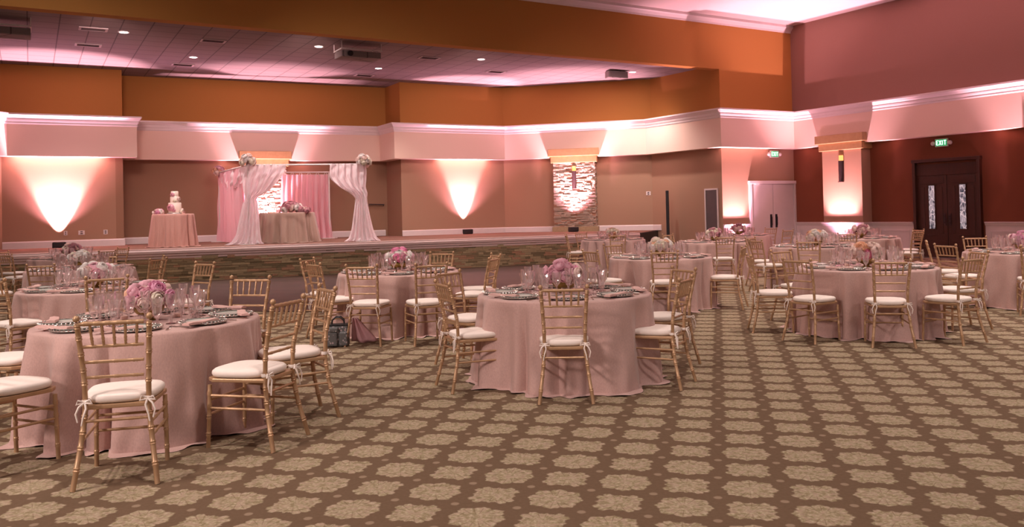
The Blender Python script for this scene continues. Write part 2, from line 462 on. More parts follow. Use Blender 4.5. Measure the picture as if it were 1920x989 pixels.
# ceilings
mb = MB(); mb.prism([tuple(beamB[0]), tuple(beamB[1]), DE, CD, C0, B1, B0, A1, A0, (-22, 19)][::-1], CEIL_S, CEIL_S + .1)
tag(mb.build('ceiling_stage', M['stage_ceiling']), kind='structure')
fgx = Vector(FG) + FD * .0
mb = MB(); mb.prism([beamL, FG, (23, 4), (23, -4), (-22, -4)][::-1], CEIL_H, CEIL_H + .1)
tag(mb.build('ceiling', M['hall_ceiling']), kind='structure')

# wainscot and chair rail
def gp(t, o=0): q = Vector(FG) + GD * t + nrm(FG, G9) * o; return (q.x, q.y)
def fp(t, o=0): q = Vector(EF) + FD * t + nrm(EF, FG) * o; return (q.x, q.y)
PT0, PT1, PO = 1.44, 2.80, .42            # pilaster on the right wall
DT0, DT1 = 4.19, 6.08                     # wooden doors on the right wall
wpath = [gp(0), gp(PT0), gp(PT0, PO), gp(PT1, PO), gp(PT1), gp(DT0 - .06)]
RAIL = [(0, .88), (.03, .88), (.04, .90), (.055, .95), (.075, .965), (.075, .985), (0, .985)]
sweep('trim_5', wpath, RAIL, M['white']); sweep('trim_6', [gp(DT1 + .06), G9], RAIL, M['white'])
sweep('trim_7', [EF, fp(1.10)], RAIL, M['white'])
WC = [(0, 0), (.02, 0), (.02, .88), (0, .88)]
sweep('trim_8', wpath, WC, M['white']); sweep('trim_9', [gp(DT1 + .06), G9], WC, M['white']); sweep('trim_10', [EF, fp(1.10)], WC, M['white'])
def panels(name, pts):
    mb = MB()
    for a, b in pts:
        n_ = nrm(a, b); A, B = Vector(a), Vector(b); d = (B - A).normalized(); L = (B - A).length
        for z in (.22, .74):
            c = (A + B) / 2 + n_ * .026; mb.box((c.x, c.y, z), (L, .02, .025), atan2(d.y, d.x))
        for e in (A, B):
            c = e + n_ * .026; mb.box((c.x, c.y, .48), (.025, .02, .545), atan2(d.y, d.x))
    return tag(mb.build(name, M['white']), kind='structure')
panels('trim_11', [(gp(.12), gp(1.32)), (gp(PT1 + .1), gp(DT0 - .2)), (gp(DT1 + .2), gp(DT1 + 1.5)), (gp(DT1 + 1.7), gp(DT1 + 3.0)), (fp(.1), fp(1.0))])
# pilaster body on the right wall
mb = MB(); mb.prism([gp(PT0), gp(PT0, PO), gp(PT1, PO), gp(PT1)], 0, 3.34)
tag(mb.build('pilaster', M['tan']), kind='structure')

mb = MB(); mb.prism([gp(7.47), gp(7.47, PO), gp(8.83, PO), gp(8.83)], 0, 3.34)
tag(mb.build('pilaster', M['tan']), kind='structure')
def cap_between(name, a, b, off, label):
    """two-tier wooden capital over a column face a..b standing off the wall"""
    A, B = Vector(a), Vector(b); n_ = nrm(a, b); d = (B - A).normalized()
    r = empty(name, (A.x, A.y, 3.15)); mb = MB()
    def pl(t0, t1, o0, o1): return [tuple(A - Vector(a) + d * (t0) + n_ * o0), tuple(A - Vector(a) + d * t0 + n_ * o1), tuple(A - Vector(a) + d * (t1) + n_ * o1), tuple(A - Vector(a) + d * t1 + n_ * o0)]
    L = (B - A).length
    mb.prism(pl(-.16, L + .16, .30, off + .14), .22, .47); u = mb.build('capital_upper_tier', M['cap_wood'], r, bevel=.01)
    mb = MB(); mb.prism(pl(-.08, L + .08, .0, off + .07), 0, .22); mb.build('capital_lower_tier', M['cap_wood'], r, bevel=.01)
    return tag(r, label, 'column capital')
cap_between('column_capital', gp(PT0), gp(PT1), PO, 'golden wood two-tier capital on the plain lit pilaster left of the dark doors')

# stone columns on the stage
def along(a, b, t): A, B = Vector(a), Vector(b); return A + (B - A).normalized() * t
def at_px(a, b, px):   # where a wall line meets the sight line of a photo column (used once for layout)
    k = (px - 960) / 1566.6; A, B = Vector(a), Vector(b); d = (B - A).normalized()
    t = (k * A.y - A.x) / (d.x - k * d.y); return t
def stone_column(a, b, t0, t1, off, label, caplabel, seed):
    p, q = along(a, b, t0), along(a, b, t1); n_ = nrm(a, b)
    r = empty('stone_column', (p.x, p.y, SH)); mb = MB()
    P2 = lambda v: (v.x - p.x, v.y - p.y)
    mb.prism([P2(p), P2(p + n_ * (off - .04)), P2(q + n_ * (off - .04)), P2(q)], 0, 2.36)
    mb.build('core', M['column_stone'], r)
    z0, z1 = .17, 2.36
    o = ledge('stone_face', P2(p + n_ * off), P2(q + n_ * off), z0, z1, 0, M['column_stone'], (.028, .05), (.07, .26), .045, r, seed)
    ledge('stone_side', P2(q + n_ * off), P2(q), z0, z1, 0, M['column_stone'], (.028, .05), (.07, .2), .03, r, seed + 5)
    ledge('stone_side', P2(p), P2(p + n_ * off), z0, z1, 0, M['column_stone'], (.028, .05), (.07, .2), .03, r, seed + 6)
    mb = MB(); e = .07; d = (q - p).normalized()
    mb.prism([P2(p - d * e), P2(p - d * e + n_ * (off + e)), P2(q + d * e + n_ * (off + e)), P2(q + d * e)], 0, .17)
    mb.build('plinth', M['stage_stone'], r)
    tag(r, label, 'stone column')
    cap_between('column_capital', p, q, off, caplabel)
    return p + n_ * off, q + n_ * off
tD0, tD1 = at_px(CD, DE, 1042) , at_px(CD, DE, 1119)
cA, cB = stone_column(CD, DE, tD0, tD1, .30, 'uplit ledge-stone column with wooden capital on the back wall at the right of the stage', 'golden wood capital on the stone column right of the stage', 11)
tB0, tB1 = at_px(B0, B1, 456), at_px(B0, B1, 534)
bA, bB = stone_column(B0, B1, tB0, tB1, .30, 'brightly lit ledge-stone column behind the draped canopy', 'golden wood capital showing above the left corner of the draped canopy', 12)

# ------------------------------------------------------------------ wall fixtures
def sconce(mid, n_, label, z=2.62, zs=.58):
    r = empty('wall_sconce', (mid.x, mid.y, z), atan2(n_.y, n_.x) - pi / 2 + pi)      # local -Y faces the room
    h = zs; mb = MB(); k = 12
    for nm, z0, z1, mat, rad in (('sconce_body', -h, 0, M['bronze'], .085), ('lamp_glass', 0, .16, M['amber'], .07)):
        mb = MB(); pts = [(rad * cos(pi + pi * i / k), rad * 1.1 * sin(pi + pi * i / k)) for i in range(k + 1)]
        mb.prism(pts, z0, z1); mb.build(nm, mat, r, smooth=True)
    mb = MB(); mb.box((0, -.045, -h - .01), (.15, .09, .02)); mb.build('sconce_foot', M['bronze'], r)
    tag(r, label, 'wall sconce')
sconce((cA + cB) / 2, nrm(cA, cB), 'dark bronze sconce on the stone column right of the stage', 2.86)
pm = (Vector(gp(PT0, PO)) + Vector(gp(PT1, PO))) / 2
sconce(pm, nrm(FG, G9), 'dark bronze sconce on the plain lit pilaster beside the dark doors', 2.83, .62)

def uplight(x, y, z, label):
    r = empty('uplight', (x, y, z), radians(30)); mb = MB(); mb.box((0, 0, .09), (.32, .18, .15)); mb.build('lamp_housing', M['black'], r, bevel=.015)
    mb = MB(); mb.box((0, 0, .168), (.26, .12, .006)); mb.build('lens', M['chrome'], r)
    mb = MB(); mb.box((-.165, 0, .07), (.012, .05, .14)); mb.box((.165, 0, .07), (.012, .05, .14)); mb.box((0, 0, .008), (.34, .05, .014)); mb.build('yoke', M['black'], r)
    return tag(r, label, 'uplight')
def spot(name, loc, tgt, e, size, blend, col, rad=.04):
    l = bpy.data.lights.new(name, 'SPOT'); l.energy = e; l.spot_size = radians(size); l.spot_blend = blend; l.color = col; l.shadow_soft_size = rad
    o = bpy.data.objects.new(name, l); C.objects.link(o); o.location = loc
    o.rotation_euler = (Vector(tgt) - Vector(loc)).to_track_quat('-Z', 'Y').to_euler(); return o
PINK = (1, .50, .59)
def up_pair(base, n_, z, e, label, size=56, dist=.22, tilt=.02, blend=.55, col=PINK, spill=.62, back=0):
    p = base + n_ * dist; uplight(p.x, p.y, z, label)
    t = p + n_ * tilt
    b_ = p - n_ * back
    t = b_ + n_ * tilt
    spot('uplight_beam', (b_.x, b_.y, z + .18), (t.x, t.y, z + 3), e * 3.1, size, blend, col)
    q_ = p + n_ * .08; s_ = q_ + n_ * .25
    spot('uplight_spill', (q_.x, q_.y, z + .18), (s_.x, s_.y, z + 4), e * spill, 104, 1.0, (1, .44, .64))
tA = at_px(A0, A1, 110); up_pair(along(A0, A1, tA), nrm(A0, A1), SH, 1500, 'small black uplight on the stage floor against the left wall', 60, .34, .0, .5, back=.16)
tC = at_px(C0, CD, 868); up_pair(along(C0, CD, tC), nrm(C0, CD), SH, 1300, 'small black uplight on the stage floor between canopy and stone column', 50, .34, .0, .5, back=.16)
up_pair((cA + cB) / 2, nrm(cA, cB), SH, 1100, 'small black uplight at the foot of the stone column right of the stage', 68, .40, spill=.9, back=.05)
up_pair((bA + bB) / 2, nrm(bA, bB), SH, 1100, 'small black uplight at the foot of the stone column behind the canopy', 70, .34)
up_pair(Vector(gp(8.15, PO)), nrm(FG, G9), 0, 1300, 'small black uplight below the second pilaster beyond the dark doors', 66, .30)
up_pair(Vector(fp(.45)), nrm(EF, FG), 0, 650, 'small black uplight on the carpet left of the white double doors', 64, .30, spill=.7)
up_pair(pm, nrm(FG, G9), 0, 850, 'small black uplight on the carpet below the lit right pilaster', 66, .30, spill=.6)

def exit_sign(p, n_, z, label):
    r = empty('exit_sign', (p.x, p.y, z), atan2(n_.y, n_.x) + pi / 2)   # local -Y faces the room
    mb = MB(); mb.box((0, -.03, 0), (.36, .06, .22)); mb.build('sign_box', M['white'], r, bevel=.008)
    mb = MB(); mb.box((0, -.063, 0), (.32, .006, .18)); mb.build('sign_face', M['exitgreen'], r)
    mb = MB(); y = -.068; t = .02
    def st(x0, z0, x1, z1):
        a = atan2(z1 - z0, x1 - x0); L = sqrt((x1 - x0) ** 2 + (z1 - z0) ** 2)
        mt = Matrix.Translation(((x0 + x1) / 2, y, (z0 + z1) / 2)) @ Matrix.Rotation(-a, 4, 'Y')
        mb.box((0, 0, 0), (L, .005, t), 0, 0, mt)
    for x in (-.13,):
        st(x, -.06, x, .06); st(x, .055, x + .05, .055); st(x, 0, x + .042, 0); st(x, -.055, x + .05, -.055)
    st(-.055, -.06, .005, .06); st(-.055, .06, .005, -.06); st(.04, -.06, .04, .06); st(.11, -.06, .11, .06); st(.075, .055, .145, .055)
    mb.build('exit_lettering', M['exitletter'], r)
    for sx in (-1, 1):
        mb = MB(); mb.ball((sx * .24, -.05, -.01), .06, 12, 8); mb.box((sx * .19, -.03, -.01), (.05, .03, .03)); mb.build('emergency_lamp', M['white'], r, smooth=True)
    tag(r, label, 'exit sign')
tt = at_px(FG, G9, 1770); exit_sign(Vector(gp(tt)), nrm(FG, G9), 3.14, 'lit green EXIT sign above the dark wooden double doors')
tt = at_px(EF, FG, 1452); exit_sign(Vector(fp(tt)), nrm(EF, FG), 3.17, 'lit EXIT sign above the white double doors')

# white double doors
r = empty('door_1', (*fp(1.10), 0), atan2(FD.y, FD.x)); r['kind'] = 'structure'
W1 = (Vector(FG) - Vector(EF)).length - 1.10
mb = MB(); mb.box((.05, -.03, 1.12), (.10, .07, 2.24)); mb.box((W1 - .04, -.03, 1.12), (.08, .07, 2.24)); mb.box((W1 / 2, -.035, 2.27), (W1 + .04, .09, .10)); mb.build('door_frame', M['white'], r, bevel=.006)
lw = (W1 - .2) / 2
for i in (0, 1):
    x0 = .10 + i * (lw + .01); mb = MB(); mb.box((x0 + lw / 2, -.012, 1.11), (lw - .006, .04, 2.2))
    dl = mb.build('door_leaf', M['white'], r, bevel=.004)
    mb = MB(); hx = x0 + (lw - .11 if i == 0 else .11); mb.box((hx, -.045, 1.05), (.075, .02, .42)); mb.tube([(hx, -.05, .90), (hx, -.085, .92), (hx, -.085, 1.18), (hx, -.05, 1.20)], .012)
    mb.build('door_handle', M['black'], dl)
# dark wooden double doors with leaded glass
r = empty('door_2', (*gp(DT0), 0), atan2(GD.y, GD.x)); r['kind'] = 'structure'
W2 = DT1 - DT0; H2 = 2.64
mb = MB()
mb.box((.04, -.05, H2 / 2), (.08, .14, H2)); mb.box((W2 - .04, -.05, H2 / 2), (.08, .14, H2)); mb.box((W2 / 2, -.05, H2 + .03), (W2 + .04, .15, .09))
mb.build('door_frame', M['door_wood'], r, bevel=.008)
mb = MB(); mb.box((W2 / 2, -.02, 2.42), (W2 - .16, .04, .30)); mb.build('transom_panel', M['door_wood'], r)
lw = (W2 - .17) / 2
for i in (0, 1):
    x0 = .08 + i * (lw + .01); mb = MB(); mb.box((x0 + lw / 2, -.01, 1.135), (lw - .006, .04, 2.25))
    cx = x0 + lw / 2
    for zz in (.38, 2.12): mb.box((cx, -.035, zz), (lw - .16, .016, .18))
    for sx in (-.26, .26): mb.box((cx + sx, -.035, 1.3), (.10, .014, 1.3))
    mb.box((cx, -.035, .62), (.30, .016, .04)); mb.box((cx, -.035, 2.0), (.30, .016, .04))
    dl = mb.build('door_leaf', M['door_wood'], r, bevel=.006)
    mb = MB(); mb.box((cx, -.036, 1.40), (.17, .012, 1.2)); mb.build('leaded_pane', M['leaded'], dl)
    mb = MB()
    for sx in (-.095, .095): mb.box((cx + sx, -.042, 1.40), (.02, .02, 1.24))
    for zz in (.79, 2.01): mb.box((cx, -.042, zz), (.21, .02, .02))
    mb.build('pane_moulding', M['door_wood'], dl)
    mb = MB(); hx = x0 + (lw - .07 if i == 0 else .07); mb.box((hx, -.04, 1.05), (.06, .014, .34)); mb.tube([(hx, -.04, .95), (hx, -.09, .97), (hx, -.09, 1.13), (hx, -.04, 1.15)], .012); mb.build('door_handle', M['bronze'], dl)
mb = MB(); mb.box((W2 / 2, -.08, .01), (W2, .22, .018)); mb.build('threshold', M['steel'], r)

# return-air grille on the stage side wall
tE = at_px(DE, EF, 1322); tE2 = at_px(DE, EF, 1347); ed = (Vector(EF) - Vector(DE)).normalized()
r = empty('air_grille', (*along(DE, EF, tE), .30), atan2(ed.y, ed.x), 'tall grey slatted return-air grille on the tan wall left of the lit corner', 'air grille')
w_ = tE2 - tE; mb = MB()
for x in (.02, w_ - .02): mb.box((x, -.015, .9), (.045, .03, 1.8))
for z in (.02, 1.78): mb.box((w_ / 2, -.015, z), (w_, .03, .045))
mb.build('grille_frame', M['white'], r)
mb = MB()
for i in range(56): mb.box((w_ / 2, -.012, .05 + i * .0307), (w_ - .06, .018, .016))
mb.box((w_ / 2, -.003, .9), (w_ - .05, .004, 1.74)); mb.build('slats', M['grille'], r)
# slim black upright
pE = along(DE, EF, at_px(DE, EF, 1266)) + nrm(DE, EF) * .35
r = empty('column_speaker', (pE.x, pE.y, 0), radians(-20), 'slim tall black column speaker standing by the tan wall right of the stage', 'speaker')
mb = MB(); mb.box((0, 0, 1.32), (.09, .10, 1.55)); mb.build('speaker_cabinet', M['black'], r, bevel=.01)
mb = MB(); mb.lathe([(.02, .03), (.02, .56)], 10, capt=True); mb.build('pole', M['black'], r)
mb = MB(); mb.lathe([(.2, 0), (.2, .02), (.05, .035)], 24, capt=True); mb.build('base_plate', M['black'], r)
# outlets and switch
def plate_on(a, b, px, z, label, cat, name, w=.08, h=.12, col='white', parts=True):
    t = at_px(a, b, px); p = along(a, b, t); d = (Vector(b) - Vector(a)).normalized()
    r = empty(name, (p.x, p.y, z), atan2(d.y, d.x)); mb = MB(); mb.box((0, -.006, 0), (w, .012, h)); mb.build('cover_plate', M[col], r, bevel=.003)
    if parts:
        mb = MB(); mb.box((0, -.014, h * .2), (w * .4, .006, h * .22)); mb.box((0, -.014, -h * .2), (w * .4, .006, h * .22)); mb.build('socket', M['bronze'], r)
    tag(r, label, cat)
plate_on(A0, A1, 122, 1.20, 'small wall outlet just right of the left wall uplight', 'outlet', 'wall_outlet', .09, .12)
plate_on(A0, A1, 152, 1.20, 'double-width wall outlet, middle of three low on the left stage wall', 'outlet', 'wall_outlet', .16, .12)
plate_on(A0, A1, 197, 1.20, 'white wall outlet nearest the corner of the left stage wall', 'outlet', 'wall_outlet', .11, .13)
plate_on(CD, DE, 1216, 2.04, 'white switch plate on the tan wall left of the black column speaker', 'switch', 'wall_switch', .15, .13)
# handrail in the dark corner of the stage
a, b = along(B0, B1, at_px(B0, B1, 690)), Vector(B1); n_ = nrm(B0, B1); a = a + n_ * .1; b = b + n_ * .1 - (b - a).normalized() * .15
mb = MB(); mb.tube([(a.x, a.y, 1.88), (b.x, b.y, 1.86)], .02)
for q in (a, b): mb.tube([(q.x, q.y, 1.87), (q.x - n_.x * .1, q.y - n_.y * .1, 1.82)], .012)
tag(mb.build('handrail', M['bronze'], smooth=True), 'dark handrail on the brown wall in the corner right of the canopy', 'handrail')

# ------------------------------------------------------------------ ceiling fixtures
def ray_ceiling(X, Y): return (X, Y)
DL = [((-8.89, 19.26), 'leftmost lit recessed downlight, nearest the bulkhead'), ((-8.49, 22.43), 'second lit recessed downlight from the left'),
 ((-4.87, 21.39), 'lit recessed downlight left of the middle projector'), ((-3.88, 24.78), 'lit recessed downlight right of the middle projector, near the back wall'),
 ((-.79, 23.68), 'lit recessed downlight over the middle of the stage, above the glowing corner'), ((3.92, 26.48), 'rightmost lit recessed downlight, beside the ceiling speaker')]
def make_dl():
    r = empty('recessed_downlight'); mb = MB(); mb.lathe([(.125, 0), (.125, -.012), (.10, -.014), (.095, -.004)], 24, capb=False); mb.build('trim_ring', M['white'], r, smooth=True)
    mb = MB(); mb.lathe([(.094, -.006), (.05, -.010), (.001, -.012)], 24, capb=False); mb.build('lens', M['lens'], r, smooth=True); return r
pdl = Proto(make_dl)
for (X, Y), lb in DL:
    pdl.put((X, Y, CEIL_S), 0, lb, 'downlight', 'downlights in the stage ceiling')
    spot('downlight_beam', (X, Y, CEIL_S - .05), (X, Y, 0), 450, 110, .8, (1, .80, .76), .1)
VT = [((-9.40, 18.87), 'ceiling vent just left of the leftmost downlight'), ((-10.38, 20.57), 'ceiling vent at the edge of the left pink glow'),
 ((-9.19, 23.48), 'ceiling vent left below the second downlight, near the back wall'), ((-7.23, 20.40), 'ceiling vent between the second and third downlights, near the bulkhead'),
 ((-2.22, 23.26), 'ceiling vent left of the middle downlight'), ((-4.51, 25.95), 'ceiling vent nearest the dark back corner'), ((-.41, 25.81), 'ceiling vent at the edge of the right pink glow')]
def make_vent():
    r = empty('ceiling_vent'); mb = MB()
    for sx in (-1, 1): mb.box((sx * .27, 0, -.012), (.05, .34, .02)); 
    for sy in (-1, 1): mb.box((0, sy * .155, -.012), (.56, .04, .02))
    mb.build('vent_frame', M['vent'], r)
    mb = MB(); mb.box((0, 0, -.003), (.50, .28, .004))
    for i in range(6): mb.box((0, -.12 + i * .048, -.012), (.49, .010, .016))
    mb.build('louvres', M['bronze'], r); return r
pv = Proto(make_vent)
for (X, Y), lb in VT: pv.put((X, Y, CEIL_S), radians(30), lb, 'ceiling vent', 'vents in the stage ceiling')

def projector(X, Y, rz, label, sc=1):
    r = empty('projector_lift', (X, Y, CEIL_S), rz); mb = MB()
    mb.box((0, 0, -.30), (1.05 * sc, .55 * sc, .16)); mb.build('projector_case', M['stage_ceiling'], r, bevel=.02)
    mb = MB()
    for sx in (-1, 1): mb.box((sx * .52 * sc, 0, -.19), (.03, .6 * sc, .03))
    for sy in (-1, 1): mb.box((0, sy * .3 * sc, -.19), (1.07 * sc, .03, .03))
    mb.build('cradle', M['white'], r)
    for sx, sy in ((-1, -1), (1, -1), (1, 1), (-1, 1)):
        mb = MB(); mb.tube([(sx * .52 * sc, sy * .3 * sc, -.19), (sx * .52 * sc, sy * .3 * sc, 0)], .012, 6); mb.build('hanging_rod', M['white'], r)
    mb = MB(); mb.lathe([(.07, 0), (.07, .05)], 16, capt=True, mat=Matrix.Translation((-.3 * sc, -.27 * sc, -.30)) @ Matrix.Rotation(pi / 2, 4, 'X')); mb.build('lens', M['black'], r)
    tag(r, label, 'projector')
projector(-10.75, 17.7, radians(30), 'grey projector hanging from the stage ceiling at the upper left corner')
projector(-3.85, 21.25, radians(30), 'grey projector hanging from the stage ceiling near the middle of the bulkhead')
r = empty('ceiling_speaker', (3.35, 26.2, CEIL_S), radians(30), 'grey box speaker under the stage ceiling beside the rightmost downlight', 'speaker')
mb = MB(); mb.prism([(-.38, -.14), (.38, -.14), (.28, .2), (-.28, .2)], -.24, -.02); mb.build('speaker_cabinet', M['stage_ceiling'], r, bevel=.02)
mb = MB(); mb.box((0, -.145, -.13), (.64, .01, .18)); mb.build('speaker_grille', M['grille'], r)
mb = MB(); mb.box((0, 0, -.01), (.3, .2, .02)); mb.build('mounting_plate', M['black'], r)

# ------------------------------------------------------------------ stage: canopy
FL, FR, BL, BR = Vector((-7.02, 22.25)), Vector((-4.08, 22.95)), Vector((-8.95, 25.55)), Vector((-5.85, 26.75))
CT = 2.92
r = empty('wedding_canopy', (FL.x, FL.y, SH), 0, 'square white pipe frame of the draped wedding canopy on the stage', 'canopy')
for p in (FL, FR, BL, BR):
    q = p - FL; mb = MB(); mb.tube([(q.x, q.y, 0), (q.x, q.y, CT - SH)], .025, 10); mb.build('post', M['white'], r, smooth=True)
    mb = MB(); mb.box((q.x, q.y, .01), (.4, .4, .02)); mb.build('base_plate', M['white'], r)
for a, b in ((FL, FR), (FR, BR), (BR, BL), (BL, FL)):
    a2, b2 = a - FL, b - FL; mb = MB(); mb.tube([(a2.x, a2.y, CT - SH), (b2.x, b2.y, CT - SH)], .022, 8); mb.build('rail', M['white'], r, smooth=True)
def drape(name, O, D, rows, mat, label, folds=9, amp=.05, seed=0, group=None, N=70, puddle=.0):
    """fabric between left/right edges given per height along a rail from O in direction D; rows: (z, s_left, s_right, amp)"""
    rnd = random.Random(seed); n_ = Vector((D.y, -D.x)); ph = rnd.uniform(0, 6); ph2 = rnd.uniform(0, 6)
    # smooth interpolation of rows
    R = []
    for i in range(len(rows) - 1):
        for k in range(8):
            t = k / 8; a, b = rows[i], rows[i + 1]
            pa = rows[max(i - 1, 0)]; pb = rows[min(i + 2, len(rows) - 1)]
            def cr(j):
                p0_, p1_, p2_, p3_ = pa[j], a[j], b[j], pb[j]
                return .5 * ((2 * p1_) + (-p0_ + p2_) * t + (2 * p0_ - 5 * p1_ + 4 * p2_ - p3_) * t * t + (-p0_ + 3 * p1_ - 3 * p2_ + p3_) * t ** 3)
            R.append((a[0] + (b[0] - a[0]) * t, cr(1), cr(2), cr(3)))
    R.append(rows[-1])
    vs, fs = [], []
    for j, (z, s0, s1, am) in enumerate(R):
        for k in range(N + 1):
            u = k / N; s = s0 + (s1 - s0) * u
            off = am * (sin(u * folds * 2 * pi + ph + .35 * sin(j * .12)) + .45 * sin(u * folds * 3.7 * pi + ph2 + j * .05)) + .012 * sin(j * .6 + u * 15)
            p = O + D * s + n_ * off; zz = z + .015 * sin(u * folds * 2 * pi + ph) * (1 if j == len(R) - 1 else 0)
            vs.append((p.x, p.y, max(zz, SH + .004)))
    w = N + 1
    for j in range(len(R) - 1):
        for k in range(N): a = j * w + k; fs.append((a, a + 1, a + 1 + w, a + w))
    mb = MB(); mb.add(vs, fs); o = mb.build(name, mat, smooth=True)
    for p_ in o.data.polygons: p_.use_smooth = True
    return tag(o, label, 'drape', group)
def dv(a, b): return (b - a).normalized()
Df = dv(FL, FR)
nf_ = Vector((Df.y, -Df.x))
drape('canopy_drape', FL + nf_ * .04, Df, [(2.94, -.02, .99, .03), (2.74, -.08, .95, .05), (2.55, -.14, .82, .06), (2.23, -.12, .54, .06), (2.03, -.08, .22, .035), (1.9, -.14, .24, .035), (1.63, -.20, .27, .04), (1.36, -.26, .28, .045), (1.06, -.33, .30, .05), (.88, -.45, .33, .07), (.805, -.62, .40, .10)],
      M['sheer'], 'sheer white drape tied back on the front left post of the canopy', 6, seed=1)
drape('canopy_drape', FL + nf_ * .04, Df, [(2.94, 2.14, 3.10, .03), (2.74, 2.13, 3.12, .05), (2.54, 2.15, 3.11, .06), (2.30, 2.38, 3.09, .06), (2.12, 2.66, 3.13, .05), (1.97, 2.80, 3.12, .03), (1.8, 2.78, 3.14, .03), (1.45, 2.73, 3.20, .04), (1.14, 2.68, 3.27, .045), (.90, 2.60, 3.37, .07), (.805, 2.48, 3.48, .10)],
      M['sheer'], 'sheer white drape tied back on the front right post of the canopy', 6, seed=2)
Dl = dv(BL, FL); Ll = (FL - BL).length
drape('canopy_swag', BL + Vector((Dl.y, -Dl.x)) * -.03, Dl, [(2.95, 0, Ll, .02), (2.80, .02, Ll - .1, .04), (2.62, .25, Ll - .25, .05), (2.45, .7, Ll - .9, .05), (2.33, 1.1, Ll - 1.6, .03)], M['sheer'], 'sheer white swag sagging along the left side of the canopy', 4, seed=3)
drape('canopy_curtain', BL + Vector((Dl.y, -Dl.x)) * -.02, Dl, [(2.90, .02, 2.95, .03), (2.4, .0, 2.95, .04), (1.6, -.05, 3.0, .05), (.805, -.12, 3.05, .06)], M['pinkdrape'], 'pink sheer curtain closing the left side of the canopy', 13, seed=4)
Db = dv(BL, BR)
CB = [(2.85, .50, 1.12, .03), (2.2, .50, 1.14, .04), (1.5, .50, 1.15, .05), (.81, .46, 1.16, .05)]
drape('canopy_curtain', BL, Db, CB, M['pinkdrape'], 'narrow pink sheer curtain at the back of the canopy behind the front left drape', 6, seed=5)
CB = [(2.85, 1.86, 3.33, .03), (2.2, 1.83, 3.33, .05), (1.5, 1.82, 3.36, .06), (.81, 1.80, 3.42, .07)]
drape('canopy_curtain', BL, Db, CB, M['pinkdrape'], 'wide pink sheer curtain hanging at the back right of the canopy', 9, seed=6)
for i in range(6):
    s0 = 1.92 + i * .26; p = BL + Db * s0; q = BL + Db * (s0 + .09); e = BL + Db * (s0 - .07); mb = MB()
    mb.tube([(e.x, e.y, 2.80), (p.x, p.y, 2.92), (q.x, q.y, 2.80)], .012, 5); tag(mb.build('hanging_loop', M['white'], smooth=True), 'white ribbon loop tying the back pink curtain to the canopy rail', 'ribbon', 'curtain ribbon loops on the canopy')
mb = MB(); mb.tube([(FR.x - .22, FR.y - .05, 1.95), (FR.x - .24, FR.y - .05, 1.2)], .008, 5); tag(mb.build('tie_cord', M['white']), 'thin white cord hanging from the knot of the front right canopy drape', 'cord')

def flower_ball(name, loc, rad, cols, label, cat, seed, squash=.8, nb=22, br=.075, vase=False, group=None):
    rnd = random.Random(seed); r = empty(name, loc, rnd.uniform(0, 6))
    return fill_flowers(r, rad, cols, rnd, squash, nb, br, label, cat, group)
bloom_mesh = {}
def bloom(color, kind):
    key = (color, kind)
    if key in bloom_mesh: return bloom_mesh[key]
    rnd = random.Random(hash(kind) % 97 + kind); mb = MB()
    rings = ([(3, .50, 8), (4, .66, 20), (5, .80, 34), (6, .92, 50), (7, 1.04, 68)] if kind == 0 else [(3, .55, 10), (4, .74, 30), (6, .92, 52), (7, 1.08, 74)])
    for ri, (n_, rad, top) in enumerate(rings):
        for k in range(n_):
            g = 2 * pi * (k + .37 * ri) / n_ + rnd.uniform(-.2, .2); tp = radians(top + rnd.uniform(-8, 8)); wz = 2 * pi / n_ * .74
            vs, fs = [], []; U, V = 5, 5; rr0 = rad * rnd.uniform(.94, 1.06)
            for i in range(U + 1):
                u = i / U; th = radians(125) + (tp - radians(125)) * u
                for j in range(V + 1):
                    v = (j / V - .5) * 2; az = g + v * wz * (.55 + .45 * sin(pi * min(1, u * 1.1) * .62))
                    rr = rr0 * (1 + .10 * u ** 3 * (1 + .6 * cos(5 * v + k)) + .05 * abs(v) * u); t2 = th + .16 * v * v * u
                    vs.append((rr * sin(t2) * cos(az), rr * sin(t2) * sin(az), rr * cos(t2) * .82 + .15))
            for i in range(U):
                for j in range(V): a = i * (V + 1) + j; fs.append((a, a + 1, a + V + 2, a + V + 1))
            mb.add(vs, fs)
    mb.ball((0, 0, .1), .40, 10, 6)
    o = mb.build('bloom', M['f_' + color], smooth=True); 
    for p_ in o.data.polygons: p_.use_smooth = True
    me = o.data; bpy.data.objects.remove(o); bloom_mesh[key] = me; return me
leafmb = MB()
leafmb.add([(0, 0, 0), (.35, .35, .1), (.8, .28, .12), (1.2, 0, 0), (.8, -.28, .12), (.35, -.35, .1), (.6, 0, .02)], [(0, 1, 6), (1, 2, 6), (2, 3, 6), (3, 4, 6), (4, 5, 6), (5, 0, 6)])
lo = leafmb.build('leaf', M['leaf']); leaf_me = lo.data; bpy.data.objects.remove(lo)
